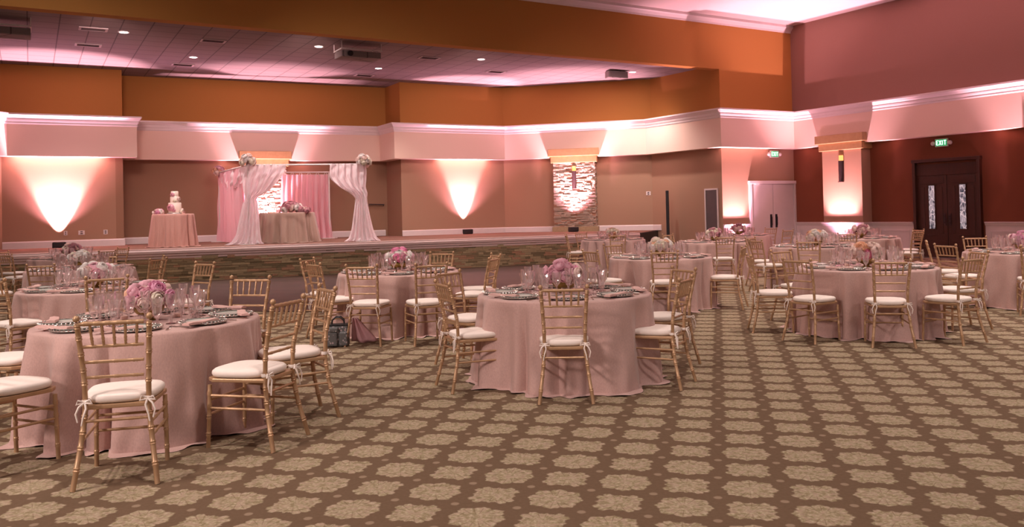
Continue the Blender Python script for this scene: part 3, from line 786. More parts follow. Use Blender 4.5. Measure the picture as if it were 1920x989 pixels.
def fill_flowers(r, rad, cols, rnd, squash, nb, br, label, cat, group=None, zc=0, leaves=8, low=.0):
    ga = pi * (3 - sqrt(5))
    for i in range(nb):
        zf = 1 - (i + .5) / nb * (1.25 - low); g = i * ga + rnd.uniform(-.2, .2); q = sqrt(max(0, 1 - zf * zf))
        d = Vector((q * cos(g), q * sin(g), zf)); c = rnd.choice(cols); s = br * rnd.uniform(.8, 1.25)
        o = bpy.data.objects.new('bloom', bloom(c, rnd.randrange(2))); C.objects.link(o); o.parent = r
        pos = Vector((d.x * rad, d.y * rad, zc + d.z * rad * squash)) * rnd.uniform(.84, 1.16)
        o.location = pos; o.rotation_euler = d.to_track_quat('Z', 'Y').to_euler(); o.scale = (s, s, s * .95)
    for i in range(leaves):
        g = rnd.uniform(0, 2 * pi); o = bpy.data.objects.new('leaf', leaf_me); C.objects.link(o); o.parent = r
        o.location = (cos(g) * rad * .75, sin(g) * rad * .75, zc - rad * squash * .2); o.rotation_euler = (rnd.uniform(-.4, .4), rnd.uniform(-.5, .5), g); s = rad * .45; o.scale = (s, s, s)
    return tag(r, label, cat, group)
FB = [((FL.x, FL.y - .02, CT + .08), .17, ['cream', 'white', 'blush'], 'cream flower cluster on the front left corner of the canopy', 21),
      ((FR.x + .02, FR.y, CT + .05), .17, ['cream', 'white', 'blush'], 'cream flower cluster on the front right corner of the canopy', 22),
      ((BL.x, BL.y, CT + .02), .16, ['blush', 'pink', 'peach'], 'blush flower cluster on the far left corner of the canopy', 23)]
for loc, rad, cols, lb, sd in FB: flower_ball('flower_cluster', loc, rad, cols, lb, 'flowers', sd, 1.0, 20, .065)

# ------------------------------------------------------------------ tablecloths
def tablecloth(cx, cy, z0, R, H, seed, mat, label, cat='tablecloth', nf=11, flare=.085, name='tablecloth', amp=.085, group=None):
    rnd = random.Random(seed); cre = [(rnd.uniform(0, 2 * pi), rnd.uniform(.04, .09), rnd.uniform(.07, .16)) for _ in range(12)]; ph = [rnd.uniform(0, 2 * pi) for _ in range(6)]
    fs_ = [nf + rnd.randrange(-2, 3), nf * 2 + rnd.randrange(-3, 4), 5, 3]
    N = 240; prof = []
    vs = [(0, 0, H)]; fs = []
    rings = [(R * .5, H, 0), (R * .9, H, 0), (R * .97, H - .001, 0), (R, H - .006, 0), (R + .008, H - .02, .02)]
    for k in range(1, 15): t = k / 14; rings.append((None, H - .02 - (H - .035) * t, t))
    rings.append(('hem', .006, 1)); 
    for rr, z, t in rings:
        for k in range(N):
            g = 2 * pi * k / N
            g_ = g + .16 * sin(3 * g + ph[4]) + .07 * sin(7 * g + ph[5])
            q_ = math.asin(sin(fs_[0] * g_ + ph[0])) / (pi / 2); wv = (abs(q_) ** .65) * (1 if q_ > 0 else -1) * (.65 + .35 * sin(4 * g + ph[1])) + .22 * sin(fs_[1] * g_ + ph[2])
            ws = wv; cr_ = sum(d_ * math.exp(-(((g - c_ + pi) % (2 * pi) - pi) / w_) ** 2) for c_, w_, d_ in cre)
            if rr == 'hem':
                r_ = R + .008 + flare + amp * 1.3 * ws - cr_ + .03 + .012 * sin(31 * g + ph[3]); zz = .004 + .012 * max(0, sin(19 * g + ph[5]))
            elif rr is None:
                e = t ** 1.1; r_ = R + .008 + flare * e * .8 + amp * ws * (t ** .5) - cr_ * min(1, .15 + t * 1.3) + .008 * sin(23 * g + 9 * t + ph[3]) * t; zz = z
            else: r_ = rr + ((.006 * ws - .1 * cr_) if rr > R * .95 else 0); zz = z
            vs.append((r_ * cos(g), r_ * sin(g), zz))
    for k in range(N): fs.append((0, 1 + k, 1 + (k + 1) % N))
    for j in range(len(rings) - 1):
        for k in range(N): a = 1 + j * N + k; b = 1 + j * N + (k + 1) % N; fs.append((a, b, b + N, a + N))
    mb = MB(); mb.add(vs, fs); o = mb.build(name, mat, smooth=True)
    for p_ in o.data.polygons: p_.use_smooth = True
    o.location = (cx, cy, z0); return tag(o, label, cat, group)

# ------------------------------------------------------------------ chairs
def nodes_tube(mb, pts, r, n=8, nodes=(), bulge=1.3, seg=26):
    """tube through pts with bamboo-like turned rings at the given fractions"""
    P = [Vector(p) for p in pts]; L = [0]
    for i in range(1, len(P)): L.append(L[-1] + (P[i] - P[i - 1]).length)
    def at(t):
        s = t * L[-1]
        for i in range(1, len(P)):
            if s <= L[i] + 1e-9: k = (s - L[i - 1]) / (L[i] - L[i - 1]); return P[i - 1].lerp(P[i], k)
        return P[-1]
    ts = {i / seg: 1 for i in range(0, seg + 1, max(1, seg // 4))}
    for a in nodes:
        e = .007 / L[-1]
        for d, b in ((-2.2, 1), (-1, bulge), (0, 1.02), (1, bulge), (2.2, 1)):
            q = a + d * e
            if 0 <= q <= 1: ts[q] = b
    k = sorted(ts); mb.tube([at(t) for t in k], [r * ts[t] for t in k], n)
def make_chair(name='chiavari_chair'):
    r = empty(name)
    G = M['gold']
    for sx in (-1, 1):
        mb = MB(); nodes_tube(mb, [(sx * .212, -.275, 0), (sx * .178, -.215, .25), (sx * .158, -.19, .45), (sx * .165, -.205, .62), (sx * .182, -.27, .905)], .0145, 8, (.12, .24, .33, .42, .62, .70, .80, .90, .97), 1.28)
        mb.ball((sx * .183, -.272, .922), .019, 8, 6); mb.build('leg', G, r, smooth=True)
        mb = MB(); nodes_tube(mb, [(sx * .195, .20, 0), (sx * .188, .185, .43)], .013, 8, (.2, .45, .62, .8), 1.28); mb.build('leg', G, r, smooth=True)
    # seat frame
    def seat_poly(g, z=0): return [(-.175 - g, -.20 - g), (-.205 - g, .16), (-.16, .215 + g), (.16, .215 + g), (.205 + g, .16), (.175 + g, -.20 - g)]
    mb = MB(); mb.prism(seat_poly(0)[::-1], .415, .44); mb.build('seat', G, r, bevel=.006)
    # cushion
    mb = MB(); N = 40; vs = []; fs = []
    def sup(g, a, b, p=3.2): c, s = cos(g), sin(g); return (math.copysign(abs(c) ** (2 / p), c) * a, math.copysign(abs(s) ** (2 / p), s) * b)
    prof = [(.90, .441), (.99, .447), (1.02, .462), (1.01, .478), (.95, .489), (.7, .496), (.35, .499)]
    for sc_, z in prof:
        for k in range(N):
            x, y = sup(2 * pi * k / N, .205, .205); x *= (1 + .10 * (y / .205)) * .95; vs.append((x * sc_, y * sc_ + .012, z))
    for j in range(len(prof) - 1):
        for k in range(N): a = j * N + k; b = j * N + (k + 1) % N; fs.append((a, b, b + N, a + N))
    fs.append(tuple(range((len(prof) - 1) * N, len(prof) * N))); fs.append(tuple(range(N))[::-1]); mb.add(vs, fs)
    cu = mb.build('cushion', M['cushion'], r, smooth=True)
    for sx in (-1, 1):
        mb = MB(); mb.lathe([(.021, .452), (.023, .462), (.021, .474)], 10, (sx * .158, -.19, 0), capb=False)
        mb.tube([(sx * .158, -.215, .462), (sx * .185, -.235, .44), (sx * .20, -.24, .405), (sx * .19, -.243, .36)], [.006, .006, .005, .004], 5)
        mb.tube([(sx * .158, -.215, .462), (sx * .15, -.235, .43), (sx * .165, -.24, .38), (sx * .172, -.242, .34)], [.006, .006, .005, .004], 5)
        mb.tube([(sx * .158, -.215, .462), (sx * .19, -.23, .475), (sx * .20, -.23, .455), (sx * .16, -.22, .458)], .005, 5)
        mb.tube([(sx * .158, -.215, .462), (sx * .13, -.23, .478), (sx * .12, -.23, .455), (sx * .155, -.22, .458)], .005, 5)
        mb.build('tie', M['cushion'], cu, smooth=True)
    # backrest
    yb = lambda z: -.205 - (z - .62) / .285 * .065 if z > .62 else -.19 - (z - .45) / .17 * .015
    wb = lambda z: .165 + (z - .62) / .285 * .017 if z > .62 else .158 + (z - .45) / .17 * .007
    mb = MB(); nodes_tube(mb, [(-wb(.893), yb(.893), .893), (wb(.893), yb(.893), .893)], .0115, 8, (.12, .27, .42, .58, .73, .88), 1.2); mb.build('top_rail', G, r, smooth=True)
    for z in (.765, .678, .592):
        mb = MB(); nodes_tube(mb, [(-wb(z), yb(z), z), (wb(z), yb(z), z)], .009, 7, (.2, .5, .8), 1.25); mb.build('crossbar', G, r, smooth=True)
    for i in range(5):
        u = (i - 2) / 3 ; mb = MB(); nodes_tube(mb, [(u * .165, yb(.765), .765), (u * .178, yb(.893), .893)], .0075, 6, (.3, .7), 1.3, 8); mb.build('spindle', G, r, smooth=True)
    # stretchers
    for sx in (-1, 1):
        for z in (.33, .25):
            mb = MB(); ry = -.235 if z > .3 else -.215; nodes_tube(mb, [(sx * .175, -.20 - (.43 - z) * .13, z), (sx * .19, .19, z)], .0085, 6, (.3, .7), 1.2, 8); mb.build('stretcher', G, r, smooth=True)
    for (x, y, z) in ((.175, -.205, .355), (.19, .19, .30), (.19, .193, .21)):
        mb = MB(); nodes_tube(mb, [(-x, y, z), (x, y, z)], .0085, 6, (.3, .7), 1.2, 8); mb.build('stretcher', G, r, smooth=True)
    return r
def make_far_chair():
    src = make_chair(); r = empty('chiavari_chair'); frames = MB(); cush = MB()
    for ch in list(src.children):
        t = cush if ch.name.startswith('cushion') else frames
        me = ch.data; t.add([tuple(v.co) for v in me.vertices], [tuple(p.vertices) for p in me.polygons])
        for g in list(ch.children):
            gm = g.data; cush.add([tuple(v.co) for v in gm.vertices], [tuple(p.vertices) for p in gm.polygons]); bpy.data.objects.remove(g)
        bpy.data.objects.remove(ch)
    bpy.data.objects.remove(src)
    frames.build('chair_frame', M['gold'], r, smooth=True); cush.build('cushion', M['cushion'], r, smooth=True)
    return r
chair_near = Proto(make_chair); chair_far = Proto(make_far_chair)

# ------------------------------------------------------------------ table things
def make_goblet():
    mb = MB(); pr = [(.034, 0), (.033, .004), (.010, .010), (.007, .03), (.009, .045), (.018, .055, .3), (.026, .075, 1), (.030, .11, 1), (.034, .145, .7), (.044, .178, .3)]
    mb.lathe(pr, 32, rib=.07, ribn=8); mb.v = [(x * 1.1, y * 1.1, z * 1.1) for x, y, z in mb.v]; return mb.build('water_goblet', M['glass'], smooth=True)
def make_wine():
    mb = MB(); pr = [(.036, 0), (.035, .004), (.008, .010), (.0055, .05), (.006, .085), (.016, .098, .4), (.029, .115, 1), (.034, .145, .8), (.036, .175, .3), (.037, .20, 0)]
    mb.lathe(pr, 28, rib=.06, ribn=8); mb.v = [(x * 1.1, y * 1.1, z * 1.08) for x, y, z in mb.v]; return mb.build('wine_glass', M['glass'], smooth=True)
def make_flute():
    mb = MB(); pr = [(.032, 0), (.031, .004), (.007, .010), (.005, .05), (.006, .075), (.012, .09, .4), (.019, .12, 1), (.023, .17, .8), (.030, .235, .3)]
    mb.lathe(pr, 28, rib=.08, ribn=7); mb.v = [(x * 1.12, y * 1.12, z * 1.05) for x, y, z in mb.v]; return mb.build('champagne_flute', M['glass'], smooth=True)
pg, pw, pf = Proto(make_goblet), Proto(make_wine), Proto(make_flute)
def make_charger():
    r = empty('charger_plate'); mb = MB(); mb.lathe([(.10, .001), (.155, .008), (.165, .014), (.162, .018), (.14, .011), (.10, .006), (.001, .005)], 48, capb=True); mb.build('charger', M['charger'], r, smooth=True)
    mb = MB()
    for k in range(36): g = 2 * pi * k / 36; mb.ball((.161 * cos(g), .161 * sin(g), .021), .0085, 6, 4)
    mb.build('beaded_rim', M['chrome'], r, smooth=True)
    return r
def make_plate():
    r = empty('dinner_plate'); mb = MB(); mb.lathe([(.075, 0), (.12, .012), (.133, .018), (.132, .020), (.118, .016), (.08, .006), (.001, .005)], 40); mb.build('dish', M['plate'], r, smooth=True)
    mb = MB(); mb.lathe([(.119, .0175), (.1345, .0215), (.1345, .0195)], 40, capb=False); mb.build('rim_band', M['platerim'], r, smooth=True)
    return r
def make_napkin():
    mb = MB(); N = 12; pts = []; vs = []; fs = []
    for i in range(N + 1):
        u = i / N; x = -.15 + .30 * u; w = .036 * (1 - .25 * abs(u - .5)); zt = .018 + .004 * sin(u * 9)
        for (dy, dz) in ((-w, 0), (-w * .9, zt * .8), (0, zt), (w * .9, zt * .75), (w, 0)): vs.append((x, dy + .008 * sin(u * 4), dz))
    for i in range(N):
        for k in range(4): a = i * 5 + k; fs.append((a, a + 1, a + 6, a + 5))
        fs.append((i * 5 + 4, i * 5, i * 5 + 5, i * 5 + 9))
    fs.append((0, 1, 2, 3, 4)); fs.append(tuple(N * 5 + k for k in range(5))[::-1]); mb.add(vs, fs); return mb.build('napkin', M['napkin'], smooth=True)
def make_fork():
    mb = MB(); mb.tube([(0, -.10, .003), (0, 0, .006), (0, .035, .005)], [.006, .0035, .004], 6)
    mb.box((0, .045, .006), (.022, .02, .003))
    for i in range(4): mb.box((-.009 + i * .006, .075, .007), (.003, .045, .0025))
    return mb.build('fork', M['chrome'])
def make_knife():
    mb = MB(); mb.tube([(0, -.11, .004), (0, -.01, .004)], [.007, .005], 6); mb.add([(-.003, -.01, .002), (.012, -.005, .002), (.011, .09, .002), (-.003, .115, .002), (-.003, -.01, .005), (.010, -.005, .003), (.009, .09, .003), (-.003, .113, .005)], [(0, 1, 2, 3), (4, 7, 6, 5), (0, 4, 5, 1), (1, 5, 6, 2), (2, 6, 7, 3), (3, 7, 4, 0)])
    return mb.build('knife', M['chrome'])
def make_votive():
    r = empty('candle_holder'); mb = MB(); mb.lathe([(.030, 0), (.032, .01), (.036, .065)], 18, capb=True); mb.build('glass_cup', M['glass'], r, smooth=True)
    mb = MB(); mb.lathe([(.027, .003), (.028, .03), (.001, .032)], 16); mb.build('candle', M['candle'], r, smooth=True); return r
pch, ppl, pna, pfo, pkn, pvo = Proto(make_charger), Proto(make_plate), Proto(make_napkin), Proto(make_fork), Proto(make_knife), Proto(make_votive)

TBL = {   # x, y, cloth seed, name used in labels, flower colours, setting phase, near?
 0: (-2.75, 6.30, 1, 'the nearest left-hand table', ['pink', 'pink', 'cream', 'lilac', 'peach', 'blush'], .28, 2),
 1: (.46, 7.70, 2, 'the centre foreground table', ['pink', 'hot', 'blush', 'pink', 'pink'], 0, 2),
 2: (-1.52, 11.07, 3, 'the table beside the patterned bag', ['blush', 'white', 'pink', 'hot'], .2, 2),
 3: (4.24, 10.05, 4, 'the nearest right-hand table', ['cream', 'peach', 'hot', 'blush'], .1, 2),
 4: (2.29, 13.02, 5, 'the cream-flowered table behind the centre one', ['cream', 'blush', 'peach', 'white'], .05, 1),
 5: (2.52, 21.0, 6, 'the far table against the stage', ['cream', 'blush', 'peach'], 0, 0),
 6: (4.41, 18.3, 7, 'the table before the grey wall grille', ['blush', 'dusty', 'cream'], 0, 0),
 7: (-4.75, 9.5, 8, 'the second table back on the left', ['pink', 'blush', 'white'], .15, 2),
 8: (-6.88, 13.3, 9, 'the third table back on the left', ['cream', 'white', 'blush'], 0, 1),
 9: (-9.15, 17.3, 10, 'the farthest table on the left', ['blush', 'dusty', 'cream'], 0, 0),
 10: (7.5, 12.3, 11, 'the table at the right edge', ['pink', 'pink', 'lilac', 'blush'], 0, 1),
 11: (5.55, 15.3, 12, 'the pale-flowered table on the right', ['cream', 'white', 'peach'], 0, 1),
 12: (7.75, 18.6, 13, 'the far table below the lit pilaster', ['dusty', 'dusty', 'blush'], 0, 0),
 13: (5.95, 22.0, 14, 'the far table before the white doors', ['dusty', 'blush', 'dusty'], 0, 0)}
TR = .79; TH = .765
def flower_table(k):
    x, y, sd, nm, cols, ph, near = TBL[k]
    tablecloth(x, y, .0, TR, TH, sd, M['cloth'], 'floor-length blush cloth draped over ' + nm)
    r = empty('flower_centerpiece', (x, y, TH), sd * 1.3)
    mb = MB(); mb.lathe([(.05, 0), (.052, .006), (.03, .02), (.045, .035), (.085, .05), (.105, .075), (.110, .10), (.102, .115), (.095, .10)], 28); mb.build('vase', M['vase'], r, smooth=True)
    rnd = random.Random(sd * 7)
    fill_flowers(r, .150, cols, rnd, .62, 26 if near else 18, .047, 'gold bowl of %s flowers on %s' % (' and '.join(list(dict.fromkeys(FN[c] for c in cols))[:2]), nm), 'flower arrangement', None, .165, 9)
    n8 = 8; near2 = near == 2
    for i in range(n8):
        g = ph + i * 2 * pi / n8; a = Vector((sin(g), -cos(g))); tn = Vector((cos(g), sin(g)))    # outward, and to the sitter's right
        def pos(o, t, z=0): q = Vector((x, y)) + a * o + tn * t; return (q.x, q.y, TH + z)
        pch.put(pos(.585, 0), g, 'beaded pewter charger plate on ' + nm, 'charger plate', 'charger plates on ' + nm)
        ppl.put(pos(.585, 0, .007), g, 'pale dinner plate with a dark rim on ' + nm, 'plate', 'dinner plates on ' + nm)
        pna.put(pos(.675, -.10, .022), g + .16, 'folded blush napkin laid over a charger on ' + nm, 'napkin', 'napkins on ' + nm)
        pg.put(pos(.36, .10), g, 'fluted crystal water goblet on ' + nm, 'glass', 'water goblets on ' + nm)
        pw.put(pos(.31, .19), g, 'clear stemmed wine glass on ' + nm, 'glass', 'wine glasses on ' + nm)
        if near: pf.put(pos(.33, .02), g, 'tall fluted champagne glass on ' + nm, 'glass', 'champagne flutes on ' + nm)
        if near2:
            pfo.put(pos(.59, -.21), g, 'silver fork left of a place setting on ' + nm, 'fork', 'forks on ' + nm)
            pkn.put(pos(.59, .20), g, 'silver knife right of a place setting on ' + nm, 'knife', 'knives on ' + nm)
    if near:
        for i in range(3):
            g = ph + .5 + i * 2.1; pvo.put((x + .22 * cos(g), y + .22 * sin(g), TH), 0, 'blush votive candle in a glass on ' + nm, 'candle', 'votive candles on ' + nm)
FN = {'pink': 'pink', 'hot': 'magenta', 'cream': 'cream', 'peach': 'peach', 'lilac': 'lilac', 'blush': 'blush', 'white': 'white', 'dusty': 'dusky rose'}
for k in TBL: flower_table(k)

# ------------------------------------------------------------------ chairs round the tables: (table, seat x, seat y, label position)
CH = [
 (0, -2.36, 5.05, -3, 'seen from behind at the very front of the nearest left table'),
 (0, -3.22, 5.28, 0, 'cut off by the left edge, the nearer one'),
 (0, -3.86, 6.38, 0, 'cut off by the left edge, just behind the nearer cut-off one'),
 (0, -1.79, 5.70, 16, 'nearer of the two on the right side of the nearest left table'),
 (0, -1.70, 6.37, 27, 'farther of the two on the right side of the nearest left table'),
 (0, -2.50, 7.48, 0, 'facing the camera behind the right half of the nearest left table'),
 (1, .40, 6.84, 2, 'seen squarely from behind at the front of the centre foreground table'),
 (1, -.37, 7.33, 0, 'front left of the centre foreground table'),
 (1, 1.23, 7.28, 0, 'front right of the centre foreground table'),
 (1, -.46, 8.42, 0, 'back left of the centre foreground table'),
 (1, 1.45, 8.20, 0, 'back right of the centre foreground table'),
 (2, -2.25, 10.46, 0, 'left front of the table beside the patterned bag'),
 (2, -2.55, 11.35, 0, 'left back of the table beside the patterned bag'),
 (2, -1.71, 9.92, 0, 'directly above the patterned bag, front of its table'),
 (2, -1.05, 9.90, 0, 'to the right of the one above the patterned bag'),
 (2, -.51, 10.74, 0, 'right front of the table beside the patterned bag'),
 (2, -.50, 11.45, 0, 'right back of the table beside the patterned bag'),
 (2, -1.15, 12.15, 0, 'behind the glasses at the back of the table beside the patterned bag'),
 (3, 3.15, 10.20, 0, 'leftmost seat of the nearest right table'),
 (3, 3.36, 9.43, 0, 'front left of the nearest right table'),
 (3, 4.02, 9.03, 0, 'seen squarely from behind at the front of the nearest right table'),
 (3, 4.76, 9.15, 0, 'front right of the nearest right table'),
 (3, 5.36, 10.10, 0, 'rightmost seat of the nearest right table, behind its front right one'),
 (3, 3.72, 10.98, 0, 'back left of the nearest right table'),
 (4, 2.15, 11.96, 0, 'seen from behind in front of the cream flowers behind the centre foreground table'),
 (4, 3.20, 12.60, 0, 'right of the cream-flowered table behind the centre foreground one'),
 (4, 1.36, 12.45, 0, 'left front of the cream-flowered table behind the centre foreground one'),
 (4, 1.82, 14.05, 0, 'back left of the cream-flowered table behind the centre foreground one'),
 (5, 1.60, 20.95, 0, 'left front of the far table against the stage'),
 (5, 1.95, 21.85, 0, 'left back of the far table against the stage'),
 (5, 2.48, 19.95, 0, 'seen from behind at the front of the far table against the stage'),
 (6, 4.30, 17.11, 0, 'seen from behind at the front of the table before the grey grille'),
 (6, 3.75, 19.10, 0, 'back left of the table before the grey grille'),
 (7, -5.12, 8.64, 0, 'front left of the second table back on the left'),
 (7, -4.22, 8.62, 0, 'front right of the second table back on the left'),
 (7, -4.10, 10.45, 0, 'back right of the second table back on the left, against the stage stone'),
 (8, -6.70, 12.05, 0, 'front of the third table back on the left'),
 (8, -7.78, 12.55, 0, 'left of the third table back on the left'),
 (8, -5.72, 12.95, 0, 'right of the third table back on the left'),
 (8, -6.02, 13.70, 0, 'back right of the third table back on the left'),
 (8, -6.95, 14.05, 0, 'back of the third table back on the left'),
 (9, -10.50, 17.55, 0, 'left of the farthest left table'),
 (9, -9.55, 16.10, 0, 'front of the farthest left table'),
 (9, -8.70, 18.15, 0, 'back right of the farthest left table'),
 (9, -8.35, 16.85, 0, 'right of the farthest left table'),
 (10, 6.35, 11.89, 0, 'left front of the table at the right edge'),
 (10, 6.59, 12.72, 0, 'left back of the table at the right edge'),
 (10, 6.95, 11.15, 0, 'cut by the right edge, at the front of the rightmost table'),
 (10, 7.75, 13.85, 0, 'back of the table at the right edge, before the dark doors'),
 (11, 4.55, 14.92, 0, 'left of the pale-flowered table on the right'),
 (11, 5.05, 14.22, 0, 'seen from behind at the front of the pale-flowered table on the right'),
 (11, 4.80, 16.05, 0, 'back left of the pale-flowered table behind the nearest right one'),
 (12, 7.05, 17.50, 0, 'front left of the far table below the lit right pilaster'),
 (12, 8.31, 17.65, 0, 'front right of the far table below the lit right pilaster'),
 (12, 8.88, 18.80, 0, 'right of the far table below the lit right pilaster'),
 (13, 6.65, 20.85, 0, 'front right of the far table before the white doors'),
 (13, 6.85, 22.70, 0, 'back right of the far table before the white doors'),
]
for k, X, Y, rot, txt in CH:
    x, y = TBL[k][0], TBL[k][1]; v = Vector((x - X, y - Y)); near = TBL[k][6]
    if v.length < 1.02 and rot is None: v2 = v.normalized() * 1.02; X, Y = x - v2.x, y - v2.y
    rz = atan2(v.y, v.x) - pi / 2 + radians(rot or 0)
    c_ = (chair_near if Vector((X, Y)).length < 15.5 else chair_far).put((X, Y, .0), rz, 'gold chair, ' + txt, 'chair', 'gold chairs around the round tables')
    k_ = {0: 1.05, 7: 1.04, 2: 1.02}.get(k, 1); c_.scale = (k_, k_, k_)

# ------------------------------------------------------------------ cake table and sweetheart table on the stage
cx, cy = -8.95, 22.05
tablecloth(cx, cy, SH, .51, .86, 31, M['cake_cloth'], 'gathered rose-taupe cloth of the round cake table on the stage', nf=15, flare=.10, amp=.045)
zt = SH + .86
r = empty('wedding_cake', (cx + .05, cy, zt), 0, 'three-tier white wedding cake with pink sugar roses on the stage', 'cake')
mb = MB(); mb.lathe([(.20, 0), (.20, .02), (.19, .03)], 36, capt=True); mb.build('cake_stand', M['charger'], r, smooth=True)
for z0, z1, rd in ((.03, .30, .160), (.30, .46, .112), (.46, .60, .092)):
    mb = MB(); mb.lathe([(rd * .98, z0), (rd, z0 + .01), (rd, z1 - .012), (rd - .012, z1)], 40, capt=True); mb.build('cake_tier', M['icing'], r, smooth=True)
for (gx, z, s, c, rd) in ((-1.8, .17, .085, 'pink', .150), (-1.35, .10, .045, 'pink', .160), (-1.25, .33, .04, 'cream', .13), (-.35, .40, .05, 'blush', .125), (-1.75, .51, .05, 'pink', .088), (-.2, .06, .05, 'cream', .19), (.1, .10, .045, 'blush', .185)):
    o = bpy.data.objects.new('sugar_rose', bloom(c, 0)); C.objects.link(o); o.parent = r; d = Vector((cos(gx), sin(gx), .1)); o.location = (d.x * rd, d.y * rd, z); o.rotation_euler = d.to_track_quat('Z', 'Y').to_euler(); o.scale = (s, s, s)
flower_ball('flower_cluster', (cx - .33, cy - .12, zt + .04), .10, ['lilac', 'white', 'blush'], 'small lilac and white posy lying at the left of the cake', 'flowers', 41, .6, 12, .055)
pvo.put((cx + .30, cy - .05, zt), 0, 'votive candle in a glass right of the wedding cake', 'candle', 'votive candles on the cake table')
pvo.put((cx + .36, cy - .22, zt), 0, 'votive candle in a glass right of the wedding cake', 'candle', 'votive candles on the cake table')
sx_, sy_ = -6.42, 23.85
tablecloth(sx_, sy_, SH, .76, .84, 33, M['taupe_cloth'], 'shimmering taupe cloth of the couple\'s table under the canopy', nf=17, flare=.18, amp=.05)
flower_ball('flower_garland', (sx_ + .22, sy_ - .35, SH + .95), .24, ['dusty', 'blush', 'dusty', 'white'], 'dusky rose flower garland on the couple\'s table under the canopy', 'flowers', 42, .62, 30, .075)
flower_ball('flower_cluster', (sx_ + .58, sy_ - .30, SH + .88), .12, ['dusty', 'blush'], 'small dusky posy at the right end of the couple\'s garland', 'flowers', 43, .5, 12, .06)
pw.put((sx_ - .30, sy_ - .25, SH + .84), 0, 'stemmed wine glass on the couple\'s table', 'glass'); pf.put((sx_ - .22, sy_ - .28, SH + .84), 0, 'champagne flute on the couple\'s table', 'glass')
chair_near.put((sx_ - .25, sy_ + 1.05, SH), pi, 'gold chair, behind the couple\'s table under the canopy', 'chair', 'gold chairs around the round tables').scale = (1, 1, 1)

# ------------------------------------------------------------------ bag and blanket beside the table
r = empty('tote_bag', (-2.06, 9.75, 0), radians(8), 'grey and pink patterned tote bag on the carpet beside the middle table', 'bag')
mb = MB(); mb.prism([(-.15, -.08), (.15, -.08), (.17, 0), (.15, .08), (-.15, .08), (-.17, 0)], .0, .26); mb.build('bag_body', M['bag'], r, bevel=.03)
for x, w in ((-.075, .14), (.085, .12)):
    mb = MB(); mb.box((x, -.095, .10), (w, .05, .17)); mb.build('pocket', M['bag'], r, bevel=.02)
mb = MB(); mb.box((-.07, -.10, .215), (.16, .05, .06)); mb.build('pocket_flap', M['bag'], r, bevel=.02)
mb = MB(); mb.box((0, 0, .265), (.30, .15, .015)); mb.build('rim', M['black'], r, bevel=.005)
for y in (-.06, .06):
    mb = MB(); mb.tube([(-.09, y, .25), (-.08, y, .32), (-.03, y, .355), (.04, y, .355), (.09, y, .32), (.10, y, .25)], .008, 6); mb.build('strap', M['black'], r, smooth=True)
mb = MB(); vs = []; fs = []
for j in range(9):
    z = .32 - j * .038; w = .03 + .018 * j
    for k in range(13): u = k / 12 - .5; vs.append((u * 2 * w * .9 + j * .012, .02 * sin(u * 14) + .01 * j - .03, max(.006, z + .02 * abs(u) * j * .3)))
for j in range(8):
    for k in range(12): a = j * 13 + k; fs.append((a, a + 1, a + 14, a + 13))
mb.add(vs, fs); o = mb.build('baby_blanket', M['pinkcloth'], smooth=True); o.location = (-1.83, 9.80, 0)
tag(o, 'pale pink cloth hanging beside the patterned tote bag', 'cloth')
r.scale = (.78, .9, .95); r.location.x = -2.06; o.location.x = -1.86
sm = o.modifiers.new('thick', 'SOLIDIFY'); sm.thickness = .006

# ------------------------------------------------------------------ camera
f_px, cyp, pit, rol = 1566.633, 373.546, .0152621, -.0222526
fw = Vector((0, cos(pit), sin(pit))); up = Vector((0, -sin(pit), cos(pit))); rt = Vector((1, 0, 0))
R_ = rt * cos(rol) + up * sin(rol); U_ = -rt * sin(rol) + up * cos(rol)
cam = bpy.data.cameras.new('camera'); co = bpy.data.objects.new('camera', cam); C.objects.link(co)
co.matrix_world = Matrix(((R_.x, U_.x, -fw.x, 0), (R_.y, U_.y, -fw.y, 0), (R_.z, U_.z, -fw.z, 1.52), (0, 0, 0, 1)))
cam.sensor_width = 36; cam.lens = f_px / 1920 * 36; cam.shift_y = (cyp - 494.5) / 1920; cam.clip_end = 100
cam.dof.use_dof = True; cam.dof.focus_distance = 7.5; cam.dof.aperture_fstop = 6.3
bpy.context.scene.camera = co

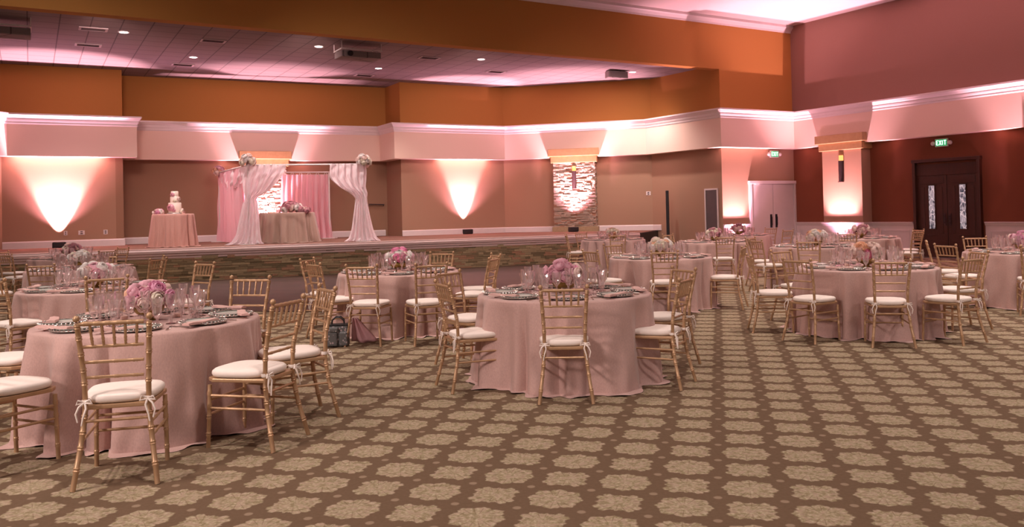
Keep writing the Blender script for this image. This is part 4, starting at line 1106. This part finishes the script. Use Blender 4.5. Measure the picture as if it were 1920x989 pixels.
# ------------------------------------------------------------------ hall lights out of view, plus added key and fill spots
def area(name, loc, tgt, e, sx, sy, col):
    l = bpy.data.lights.new(name, 'AREA'); l.energy = e; l.shape = 'RECTANGLE'; l.size = sx; l.size_y = sy; l.color = col
    o = bpy.data.objects.new(name, l); C.objects.link(o); o.location = loc
    o.rotation_euler = (Vector(tgt) - Vector(loc)).to_track_quat('-Z', 'Y').to_euler(); return o
WARM = (1, .84, .77)
for X, Y in ((-5, 4), (1, 3), (7, 5), (-2, 10), (4.5, 10.5), (9.5, 11), (1.5, 16), (7, 17), (-7, 11)):
    spot('unseen_hall_spot', (X, Y, CEIL_H - .05), (X, Y, 0), 1150, 96, .9, WARM, .3)
spot('added_key_spot', (-8.5, -2.5, CEIL_H - .1), (-1, 9, .4), 5200, 56, 1.0, (1, .80, .74), 1.3)  # unseen spot added as a side key to bring out the cloth folds
spot('added_key_spot', (7.5, -3, CEIL_H - .1), (5, 11, .4), 1500, 56, 1.0, (1, .82, .78), 1.3)  # weaker unseen spot added from the right
for X, Y in ((-8.5, 15), (-3, 17), (3, 19)): spot('unseen_hall_spot', (X, Y - 4, CEIL_H - .05), (X, Y + 4, 0), 900, 80, .9, WARM, .3)  # tilted unseen spots added to brighten the stage front
for t_, tg in ((-17, (-10.5, 25, 3.2)), (-12.5, (-7, 27, 3.4)), (-8, (-1.5, 28.5, 3.4)), (-3.5, (3.5, 28, 3.4))):
    q = Vector(EF) + FD * t_ - nrm(EF, FG) * .7
    spot('added_stage_fill', (q.x, q.y, 5.6), tg, 520, 84, 1.0, (1, .64, .62), .6)  # unseen fill added behind the beam to brighten stage walls, soffits and canopy
w = bpy.data.worlds.new('world'); bpy.context.scene.world = w; w.use_nodes = True
bg = w.node_tree.nodes['Background']; bg.inputs[0].default_value = (1, .76, .76, 1); bg.inputs[1].default_value = .19
sc = bpy.context.scene
sc.view_settings.view_transform = 'Standard'; sc.view_settings.look = 'None'; sc.view_settings.gamma = 1; sc.view_settings.use_curve_mapping = False
sc.view_settings.exposure = .3
sc.cycles.max_bounces = 6; sc.cycles.transparent_max_bounces = 16; sc.cycles.diffuse_bounces = 3; sc.cycles.glossy_bounces = 3
sc.cycles.sample_clamp_indirect = 4; sc.cycles.use_adaptive_sampling = True; sc.cycles.adaptive_threshold = .02; sc.cycles.diffuse_bounces = 4
